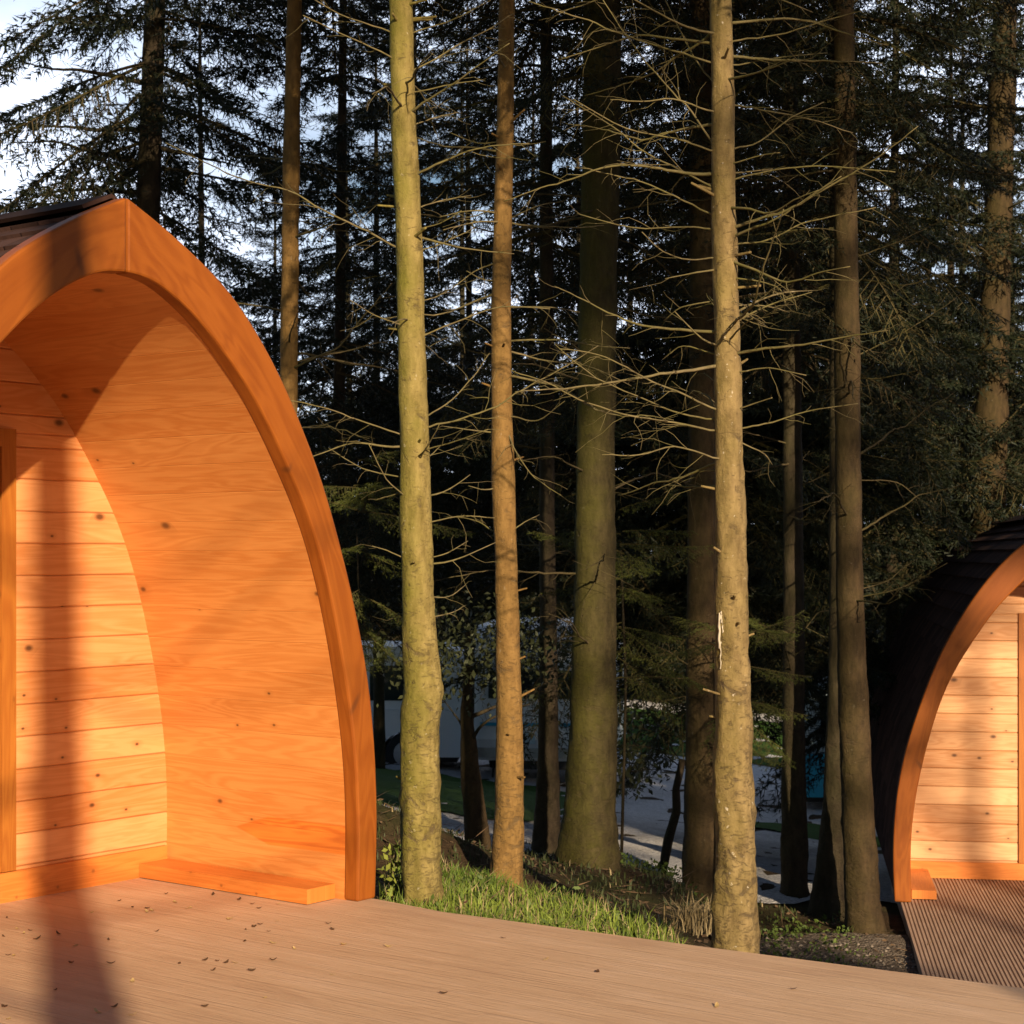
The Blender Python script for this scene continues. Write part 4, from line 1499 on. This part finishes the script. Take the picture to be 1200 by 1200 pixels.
# lower live boughs on young spruces among the trunks, sunlight put into the needle colour
YG = [(872, 11.6, 0.34, 'young spruce with boughs coloured sunlit green just right of the pale scarred trunk'),
      (728, 11.8, 0.40, 'young spruce with boughs coloured sunlit green right of the thick mossy trunk'),
      (418, 13.0, 0.50, 'young spruce with olive boughs beside the big arch')]
for i, (cx, Zt, sc, lab) in enumerate(YG):
    X = (cx - 600) / F_PX * Zt
    r_ = empty('spruce_tree', (X, Zt, gz(X, Zt) - 0.02))
    tag(r_, lab, 'tree')
    p = MB()
    p.tube([(0, 0, 0), (0.03, 0, 1.2), (0, 0.03, 2.1)], [0.011, 0.009, 0.006], 8)
    p.build('trunk', M_barkF, r_, smooth=True)
    c = bpy.data.objects.new('crown', CROWN['low'])
    COL.objects.link(c)
    c.parent = r_
    c.location = (0, 0, 1.25)
    c.scale = (sc, sc, sc)
    c.rotation_euler = (0, 0, 1.3 * i)

# unseen spruces added behind the viewer to shade the wood (the low sun comes through between them)
SHADE_LABEL = 'unseen tall spruce placed behind the viewer for the shade it casts'


def shade_tree(p, Zt, cr, ch, sc, wide=1.0):
    """p: offset across the light; the tree stands at forward distance Zt"""
    X = (p - 0.25 * Zt) / 0.97
    key = (cr, ch)
    if key not in protos:
        protos[key] = filler_proto(cr, ch, M_barkF, 70 + len(protos))
        t = protos[key]
    else:
        t = copy_tree(protos[key])
    t.location = (X, Zt, gz(X, Zt) - 0.05)
    t.rotation_euler = (0, 0, (len(protos) * 1.7 + p * 3.1) % 6.28)
    t.scale = (sc * wide, sc * wide, sc)
    tag(t, SHADE_LABEL, 'tree', 'spruces behind the viewer')
    return t


for p, Zt, cr, ch, sc, wd in [
    (0.312, -4.0, 'thin', 9.0, 1.0, 1.8),  # this one is known from its trunk shadow on deck and pod
    (4.5, -8, 'full_a', 9.9, 1.0, 0.85), (4.75, -12, 'thin', 4.6, 1.0, 0.6), (4.68, -13.5, 'full_b', 5.4, 1.0, 0.52), (5.3, -11, 'thin', 3.0, 1.0, 0.7), (4.1, -12, 'full_a', 11.6, 1.0, 0.8), (9.9, -8, 'full_a', 1.0, 1.0, 1.0),
    (11.6, -11, 'full_c', 1.0, 1.1, 1.2), (10.9, -14, 'full_a', 1.0, 1.1, 1.2), (13, -10, 'full_c', 1.0, 1.1, 1.2), (15.5, -12, 'full_a', 1.0, 1.1, 1.3),
    (6.7, -9, 'thin', 7.9, 1.0, 0.9), (7.4, -7, 'full_a', 9.4, 1.0, 1.0), (3.66, -10, 'full_c', 11.5, 1.0, 0.9), (-1.8, -8, 'full_c', 10.4, 1.0, 1.0),
]:
    st = shade_tree(p, Zt, cr, ch, sc, wd)
    if p == 0.312:
        st.rotation_euler = (0, 0, 0)                                        # dead side branches on the tree whose shadow falls on the big pod
        rb = random.Random(4)
        for k in range(22):
            z = rb.uniform(3.2, 8.0)
            az = rb.uniform(0, 6.283)
            ll = rb.uniform(0.5, 1.5)
            d = Vector((math.cos(az), math.sin(az), rb.uniform(-0.3, 0.3)))
            o = Vector((0.04, 0.03, z))
            branch_mb([o, o + d * ll * 0.5 + Vector((0, 0, -0.05)), o + d * ll], 0.016, 0.004, 5000 + k, tl=0.4, spacing=0.07).build('branch', M_twigd, st, smooth=True)


# ------------------------------------------------------------------ grass, weeds, leaves
def blades(pts, h, w, r, lean=0.5):
    n = len(pts)
    az = r.uniform(0, 6.283, n)
    d = np.stack([np.cos(az), np.sin(az), np.zeros(n)], 1)
    H = h * r.uniform(0.45, 1.25, n)[:, None]
    W = w * r.uniform(0.6, 1.3, n)[:, None]
    s = np.stack([-np.sin(az), np.cos(az), np.zeros(n)], 1)
    s = s + d * r.normal(0, 0.5, n)[:, None]
    l = r.uniform(0.15, 1.0, n)[:, None] * lean
    up = np.array([[0, 0, 1.0]])
    b0, b1 = pts - s * W, pts + s * W
    m0 = pts + up * H * 0.6 + d * H * l * 0.30
    tip = pts + up * H * (1 - 0.25 * l) + d * H * l
    V = np.stack([b0, b1, m0 + s * W * 0.8, m0 - s * W * 0.8, tip], 1).reshape(-1, 3)
    i = np.arange(n) * 5
    T = np.concatenate([np.stack([i, i + 1, i + 2], 1), np.stack([i, i + 2, i + 3], 1), np.stack([i + 3, i + 2, i + 4], 1)])
    return V, T


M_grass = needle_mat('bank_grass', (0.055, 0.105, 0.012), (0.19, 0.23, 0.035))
M_grassd = needle_mat('shade_toned_grass', (0.020, 0.030, 0.010), (0.055, 0.065, 0.02))  # darker copy of the bank grass, tree shade put into its colour
M_dry = needle_mat('dry_grass', (0.16, 0.12, 0.06), (0.34, 0.26, 0.14))


def edge_z(X):
    """deck edge distance at X"""
    E_ = [(-0.57, 7.60), (-0.28, 7.33), (0.73, 6.67), (1.726, 6.04), (6.7, 2.9)]
    return np.interp(X, [e[0] for e in E_], [e[1] for e in E_])


def grass_field(name, n, xr, dz, h, w, mats, label_kind='stuff', dens=None, dryf=0.0, lean=0.6):
    X = rng.uniform(xr[0], xr[1], n * 3)
    Z = edge_z(X) + dz[0] + (dz[1] - dz[0]) * rng.random(n * 3) ** 1.1
    cl = np.array([noise.noise(Vector((a * 2.2, b_ * 2.2, 3.1))) for a, b_ in zip(X, Z)])
    keep = (cl + rng.normal(0, 0.25, n * 3)) > (-0.05 if dens is None else dens)
    keep &= ~((X > 0.72) & (Z < np.minimum(11.9, 10.0 + 2.4 * np.maximum(0, X - 1.0)) + rng.normal(0, 0.12, n * 3)))
    keep &= ~(X > 2.96 - (13.45 - Z) * 0.178 - 0.25)
    X, Z = X[keep][:n], Z[keep][:n]
    hh = ground_np(X, Z)
    P = np.stack([X, Z, hh - 0.01], 1)
    V, T = blades(P, h, w, rng, lean)
    n_ = len(P)
    mi = (rng.random(n_) < dryf).astype(int)
    me = np_mesh(name, V, T, np.tile(mi, 3), mats)
    o = bpy.data.objects.new(name, me)
    COL.objects.link(o)
    tag(o, kind='stuff')
    return o


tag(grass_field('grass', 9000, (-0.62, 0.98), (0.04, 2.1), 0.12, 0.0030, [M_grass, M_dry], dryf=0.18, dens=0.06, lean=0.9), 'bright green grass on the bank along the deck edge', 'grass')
tag(grass_field('shaded_grass', 4200, (-1.2, 3.2), (2.0, 6.6), 0.055, 0.004, [M_grassd, M_dry], dryf=0.05), 'grass and ground cover under the trees, darkened as in shade', 'grass')

# needles, twigs and dead leaves lying under the trees, and low broad-leaved weeds
n_ = 5200
X = rng.uniform(-1.6, 3.0, n_)
Z = edge_z(X) + rng.uniform(0.03, 6.5, n_)
P = np.stack([X, Z, ground_np(X, Z) + 0.012], 1)
az = rng.uniform(0, 6.283, n_)
d = np.stack([np.cos(az), np.sin(az), rng.normal(0.05, 0.22, n_)], 1)
w_ = np.stack([-np.sin(az), np.cos(az), rng.normal(0, 0.3, n_)], 1)
L_ = np.where(rng.random(n_) < 0.25, rng.uniform(0.06, 0.22, n_), rng.uniform(0.015, 0.05, n_))[:, None]
W_ = np.where(L_ > 0.055, 0.004, L_ * 0.28)
V = np.stack([P, P + d * L_ * 0.5 + w_ * W_, P + d * L_, P + d * L_ * 0.5 - w_ * W_], 1).reshape(-1, 3)
i_ = np.arange(n_) * 4
T = np.concatenate([np.stack([i_, i_ + 1, i_ + 2], 1), np.stack([i_, i_ + 2, i_ + 3], 1)])
M_litter = plain('leaf_litter', (0.13, 0.078, 0.040), 0.85, 0, 6, 0.7)
me = np_mesh('leaf_litter', V, T, np.zeros(len(T), int), [M_litter])
o = bpy.data.objects.new('leaf_litter', me)
COL.objects.link(o)
tag(o, 'brown twigs and dead leaves strewn on the soil under the trees', 'leaf litter', kind='stuff')
VV, TT, o_ = [], [], 0
M_weed = needle_mat('weed_leaves', (0.030, 0.055, 0.010), (0.10, 0.135, 0.025))
for k in range(170):
    x_ = rng.uniform(-0.6, 2.2)
    z_ = float(edge_z(x_)) + (rng.uniform(0.05, 1.8) if x_ < 0.7 else rng.uniform(4.6, 6.2))
    h_ = rng.uniform(0.02, 0.07)
    V, T = leaf_cloud((x_, z_, gz(x_, z_) + h_), (0.035, 0.035, h_ * 0.35), int(rng.integers(10, 26)), rng.uniform(0.02, 0.042), rng, hang=-0.4)
    VV.append(V); TT.append(T + o_); o_ += len(V)
me = np_mesh('low_weeds', np.concatenate(VV), np.concatenate(TT), np.zeros(sum(len(t) for t in TT), int), [M_weed])
o = bpy.data.objects.new('low_weeds', me)
COL.objects.link(o)
tag(o, 'low broad leaved weeds among the grass by the deck', 'weeds', kind='stuff')

# tussock of dry grass
gp = on_ground(815, 1092)
n_ = 260
P = np.stack([rng.normal(0, 0.06, n_), rng.normal(0, 0.06, n_), np.zeros(n_)], 1)
V, T = blades(P, 0.17, 0.003, rng, 1.1)
me = np_mesh('grass_tussock', V, T, np.zeros(len(T), int), [M_dry])
o = bpy.data.objects.new('grass_tussock', me)
COL.objects.link(o)
o.location = gp
tag(o, 'pale dry grass tussock left of the foot of the pale trunk', 'plant')

# leafy weed by the arch foot
wp = on_ground(462, 1062)
wd = empty('leafy_weed', wp)
tag(wd, 'small weed with bright leaves growing between the arch foot and the algae covered trunk', 'plant')
st_ = MB()
VV, TT, o_ = [], [], 0
for k in range(6):
    top_ = Vector((rng.normal(0, 0.05), rng.normal(0, 0.05), 0.16 + 0.13 * rng.random()))
    mid_ = top_ * 0.5 + Vector((rng.normal(0, 0.012), 0, 0))
    st_.tube([(0.01 * k - 0.03, 0, 0), mid_, top_], [0.003, 0.0025, 0.0015], 5)
    for f in np.linspace(0.3, 1.0, 6):
        c_ = top_ * f
        V, T = leaf_cloud((c_.x, c_.y, c_.z), (0.008, 0.008, 0.006), 3, 0.04, rng, hang=-0.2)
        VV.append(V); TT.append(T + o_); o_ += len(V)
st_.build('stem', M_twigd, wd, smooth=True)
me = np_mesh('leaves', np.concatenate(VV), np.concatenate(TT), np.zeros(sum(len(t) for t in TT), int), [M_leafl])
c = bpy.data.objects.new('leaves', me)
COL.objects.link(c)
c.parent = wd


# fallen leaves on the deck
def leaf_mesh(name, mat, curl, seed):
    rr = random.Random(seed)
    mb = MB()
    L, W = 0.042, 0.010
    rows = []
    for i in range(6):
        t = i / 5
        w = W * math.sin(math.pi * (0.08 + 0.88 * t)) ** 0.8
        zc = curl * (t - 0.5) ** 2 * 0.12 + 0.003
        rows.append([(L * (t - 0.5), -w, zc + curl * w * 0.8), (L * (t - 0.5), 0, zc), (L * (t - 0.5), w, zc + curl * w * rr.uniform(0.4, 1.1))])
    for a, b_ in zip(rows, rows[1:]):
        for k in range(2):
            mb.face([a[k], b_[k], b_[k + 1], a[k + 1]])
    o = mb.build(name, mat, merge=True)
    sd = o.modifiers.new('thickness', 'SOLIDIFY')
    sd.thickness = 0.0008
    return o


M_lb = plain('brown_leaf', (0.075, 0.036, 0.016), 0.7, 0, 60, 0.4)
M_ly = plain('yellow_leaf', (0.36, 0.24, 0.10), 0.6, 0, 60, 0.3)
leafp = [leaf_mesh('fallen_leaf', M_lb, 0.35, 1), leaf_mesh('fallen_leaf', M_ly, 0.25, 2)]
LEAVES = [(280, 1055, 0), (304, 1065, 0), (155, 1064, 0), (173, 1065, 0), (140, 1056, 0), (184, 1092, 0), (130, 1130, 0), (65, 1161, 0), (84, 1129, 0), (134, 1181, 0),
          (296, 1060, 0), (315, 1092, 0), (305, 1084, 0), (288, 1090, 0), (390, 1090, 0), (385, 1083, 0), (35, 1091, 0), (68, 1095, 0), (4, 1098, 0), (5, 1181, 0), (8, 1076, 0),
          (545, 1059, 0), (298, 1087, 0), (287, 1104, 0), (250, 1138, 0), (265, 1129, 0), (240, 1126, 0), (255, 1127, 0), (320, 1126, 0), (295, 1138, 0), (10, 1120, 0), (44, 1101, 0), (127, 1102, 0),
          (28, 1094, 1), (220, 1065, 1), (224, 1064, 1), (172, 1069, 1), (178, 1068, 1), (270, 1077, 1), (326, 1060, 1), (325, 1080, 1), (268, 1078, 1), (403, 1108, 1), (320, 1106, 1),
          (114, 1187, 1), (155, 1151, 1), (10, 1195, 1), (16, 1121, 1), (88, 1109, 1), (107, 1070, 1), (20, 1089, 1), (345, 1112, 1), (156, 1190, 1), (275, 1129, 1),
          (390, 1143, 1), (640, 1125, 1), (520, 1165, 0), (455, 1110, 1), (700, 1140, 0), (590, 1100, 0), (840, 1180, 1), (930, 1160, 0), (240, 1180, 0), (310, 1170, 1), (210, 1130, 0), (195, 1048, 0), (205, 1058, 1), (250, 1049, 0)]
used = [False, False]
for i, (lx, ly, k) in enumerate(LEAVES):
    Zl = CAM_Z * F_PX / (ly - HOR)
    Xl = (lx - 600) / F_PX * Zl
    o = leafp[k] if not used[k] else leafp[k].copy()
    if used[k]:
        COL.objects.link(o)
    used[k] = True
    o.location = (Xl, Zl, 0.001)
    o.rotation_euler = (rng.normal(0, 0.15), rng.normal(0, 0.15), rng.uniform(0, 6.28))
    s_ = rng.uniform(0.4, 0.8)
    o.scale = (s_, s_, s_)
    if k == 0:
        tag(o, 'small dark brown dead leaf lying on the brown deck', 'leaf', 'dark dead leaves on the deck')
    else:
        tag(o, 'small pale yellow dead leaf lying on the brown deck', 'leaf', 'pale dead leaves on the deck')

# loose stones on the gravel path
n_ = 2600
X = rng.uniform(0.75, 3.0, n_)
Z = edge_z(X) + rng.uniform(0.0, 5.6, n_)
hh = ground_np(X, Z) + 0.014
ok_ = (X > 1.05) & ((X > 1.3) | (Z < 9))
X, Z = X[ok_], Z[ok_]
hh = ground_np(X, Z) + 0.014
n_ = len(X)
s_ = rng.uniform(0.006, 0.020, n_)
oct_v = np.array([[1, 0, 0], [0, 1, 0], [-1, 0, 0], [0, -1, 0], [0, 0, 0.7], [0, 0, -0.7]], float)
oct_f = np.array([[0, 1, 4], [1, 2, 4], [2, 3, 4], [3, 0, 4], [1, 0, 5], [2, 1, 5], [3, 2, 5], [0, 3, 5]])
V = (oct_v[None] * s_[:, None, None] * rng.uniform(0.6, 1.3, (n_, 6, 3))) + np.stack([X, Z, hh], 1)[:, None]
T = (oct_f[None] + (np.arange(n_) * 6)[:, None, None]).reshape(-1, 3)
M_stone = plain('gravel_stone', (0.19, 0.155, 0.125), 0.85, 0, 9, 0.5)
me = np_mesh('gravel_stones', V.reshape(-1, 3), T, np.zeros(len(T), int), [M_stone])
o = bpy.data.objects.new('gravel_stones', me)
COL.objects.link(o)
tag(o, 'loose grey stones on the gravel path', 'gravel', kind='stuff')

# ------------------------------------------------------------------ vehicles in the car park
M_white = plain('white_paint', (0.78, 0.79, 0.80), 0.3, 0, 2, 0.04, 0.5)
M_pale = plain('pale_blue_paint', (0.50, 0.62, 0.68), 0.3, 0, 2, 0.05, 0.5)
M_blue = plain('blue_paint', (0.03, 0.36, 0.58), 0.28, 0, 2, 0.08, 0.5)
M_tyre = plain('tyre_rubber', (0.02, 0.02, 0.02), 0.85)
M_rim = plain('wheel_rim', (0.5, 0.5, 0.52), 0.35, 0.8)
M_black = plain('black_plastic', (0.025, 0.025, 0.027), 0.6)
M_lamp = plain('red_lamp', (0.35, 0.02, 0.015), 0.25)
M_clear = plain('clear_lamp', (0.7, 0.7, 0.68), 0.15)


def wheel(parent, x, y, r, w):
    we = empty('wheel', (x, y, r))
    we.parent = parent
    t = MB()
    t.tube([(0, -w / 2, 0), (0, -w / 2 + 0.02, 0), (0, w / 2 - 0.02, 0), (0, w / 2, 0)], [r * 0.93, r, r, r * 0.93], 28)
    t.build('tyre', M_tyre, we)
    t = MB()
    for s in (-1, 1):
        t.tube([(0, s * (w / 2 - 0.002), 0), (0, s * (w / 2 + 0.008), 0), (0, s * (w / 2 + 0.012), 0)], [r * 0.6, r * 0.58, r * 0.2], 20)
    t.build('rim', M_rim, we)


def arch_cut(poly_bottom, centres, r):
    """bottom edge polyline with round wheel-arch cut-outs"""
    out = []
    x0, x1, z = poly_bottom
    out.append((x0, z))
    for c in centres:
        for k in range(11):
            a = math.pi - math.pi * k / 10
            out.append((c + r * math.cos(a), z + max(0.0, r * math.sin(a))))
    out.append((x1, z))
    return out


def make_van(name, label, loc, rz, lower, upper, L=4.6, W=1.85, H=1.95, zb=0.27, waist=0.98, wheels=(0.9, 3.6), wr=0.32, nose=0.55):
    root = empty(name, loc, rz)
    tag(root, label, 'van')
    bot = arch_cut((0, L, zb), wheels, wr + 0.07)
    body = bot + [(L + 0.02, 0.55), (L, waist)] + [(0.0, waist), (-0.03, 0.55)]
    b_ = MB()
    b_.prism(body, -W / 2, W / 2)
    b_.build('lower_body', lower, root, bevel=0.05)
    up = [(0.0, waist + 0.003), (L, waist + 0.003), (L - nose * 0.4, H - 0.45), (L - nose, H - 0.12), (L - nose - 0.22, H - 0.02), (L * 0.5, H), (0.35, H - 0.03), (0.12, H - 0.16)]
    b_ = MB()
    b_.prism(up, -W / 2 + 0.05, W / 2 - 0.05)
    cab = b_.build('upper_body', upper, root, bevel=0.07)
    # side windows both sides
    for s in (-1, 1):
        yy_ = s * (W / 2 - 0.048)
        for a, c in ((0.35, 1.45), (1.6, 2.7), (2.85, L - nose - 0.12)):
            w_ = MB()
            y0, y1 = sorted((yy_, yy_ + s * 0.01))
            w_.prism([(a, waist + 0.14), (c, waist + 0.14), (c - (0.12 if c > 3 else 0), H - 0.30), (a, H - 0.30)], y0, y1)
            w_.build('side_window', M_glass, root)
    w_ = MB()
    w_.box(-0.012, 0.10, -W / 2 + 0.25, W / 2 - 0.25, waist + 0.14, H - 0.36)
    w_.build('rear_window', M_glass, root)
    for s in (-1, 1):
        l = MB()
        y0, y1 = sorted((s * (W / 2 - 0.20), s * (W / 2 - 0.06)))
        l.box(-0.045, 0.02, y0, y1, 0.62, 0.86)
        l.build('tail_lamp', M_lamp, root, bevel=0.01)
        l = MB()
        l.tube([(L - 0.02, s * (W / 2 - 0.28), 0.72), (L + 0.03, s * (W / 2 - 0.28), 0.72)], [0.11, 0.10], 18)
        l.build('headlight', M_clear, root)
    for a, c in ((-0.10, 0.0), (L, L + 0.10)):
        b_ = MB()
        b_.box(a, c, -W / 2 + 0.02, W / 2 - 0.02, 0.32, 0.50)
        b_.build('bumper', M_black, root, bevel=0.03)
    u_ = MB()
    u_.box(0.15, L - 0.15, -W / 2 + 0.30, W / 2 - 0.30, 0.16, zb + 0.10)
    u_.build('underbody', M_black, root)
    for x_ in wheels:
        for s in (-1, 1):
            wheel(root, x_, s * (W / 2 - 0.12), wr, 0.20)
    return root


def ground_at(cx, Zt):
    X = (cx - 600) / F_PX * Zt
    return Vector((X, Zt, gz(X, Zt) + 0.02))


v = ground_at(548, 27)
v.y += 0.9
v.z = gz(v.x, v.y) + 0.02
make_van('parked_van', 'white van parked side on, half hidden behind the arch of the big pod', (v.x, v.y, v.z), R(178), M_white, M_white)
v = ground_at(938, 27)
v.z = gz(v.x + 1, v.y) + 0.02
make_van('parked_van', 'pale blue van with a bright blue lower half parked left of the small pod', (v.x, v.y + 0.9, v.z), R(-3), M_blue, M_pale, H=2.0, waist=0.92, nose=0.3)


def make_caravan(label, loc, rz):
    root = empty('caravan', loc, rz)
    tag(root, label, 'caravan')
    L, W = 4.2, 2.0
    poly_ = arch_cut((0.1, L - 0.1, 0.38), (2.2,), 0.38) + [(L, 0.7), (L - 0.12, 1.5), (L - 0.35, 2.15), (L - 0.7, 2.35), (0.6, 2.38), (0.25, 2.2), (0.05, 1.5), (0.0, 0.7)]
    b_ = MB()
    b_.prism(poly_, -W / 2, W / 2)
    b_.build('body', M_white, root, bevel=0.06)
    for s in (-1, 1):
        for a, c in ((0.5, 1.3), (2.9, 3.7)):
            w_ = MB()
            y0, y1 = sorted((s * (W / 2 + 0.001), s * (W / 2 + 0.016)))
            w_.box(a, c, y0, y1, 1.3, 1.9)
            w_.build('side_window', M_glass, root, bevel=0.004)
        t_ = MB()
        y0, y1 = sorted((s * (W / 2 + 0.001), s * (W / 2 + 0.012)))
        t_.box(0.25, 1.75, y0, y1, 0.86, 0.92)
        t_.box(2.65, 3.95, y0, y1, 0.86, 0.92)
        t_.build('trim_strip', M_rim, root)
        wheel(root, 2.2, s * (W / 2 - 0.12), 0.31, 0.18)
    w_ = MB()
    w_.box(L - 0.30, L - 0.06, -0.75, 0.75, 1.3, 1.72)
    w_.build('rear_window', M_glass, root)
    b2 = MB()
    b2.box(L - 0.04, L + 0.05, -0.92, 0.92, 0.44, 0.58, 'y')
    b2.build('bumper', M_rim, root, bevel=0.02)
    b2 = MB()
    b2.box(L - 0.02, L + 0.012, -0.86, 0.86, 0.90, 0.95, 'y')
    b2.build('trim_strip', M_blue, root)
    b2 = MB()
    b2.box(L - 0.02, L + 0.016, -0.55, -0.05, 0.64, 0.80, 'y')
    b2.build('locker_door', M_pale, root, bevel=0.006)
    for s in (-1, 1):
        b2 = MB()
        b2.tube([(L - 0.35, s * 0.7, 0.36), (L - 0.25, s * 0.72, 0.03)], [0.022, 0.018], 8)
        b2.box(L - 0.32, L - 0.18, s * 0.72 - 0.07, s * 0.72 + 0.07, 0.0, 0.03)
        b2.build('corner_steady', M_black, root)
    ch = MB()
    ch.box(0.2, L - 0.2, -0.65, 0.65, 0.24, 0.40)
    ch.tube([(0.1, 0.5, 0.36), (-1.1, 0, 0.4)], [0.035, 0.035], 8)
    ch.tube([(0.1, -0.5, 0.36), (-1.1, 0, 0.4)], [0.035, 0.035], 8)
    ch.build('chassis', M_black, root)
    jw = MB()
    jw.tube([(-1.05, 0, 0.0), (-1.05, 0, 0.85)], [0.03, 0.025], 8)
    jw.build('jockey_wheel', M_black, root)
    return root


v = ground_at(632, 26.2)
make_caravan('white caravan seen end on between the slim tan trunk and the mossy trunk', (v.x + 0.5, v.y + 4.3, gz(v.x, v.y + 2) + 0.02), R(-97))
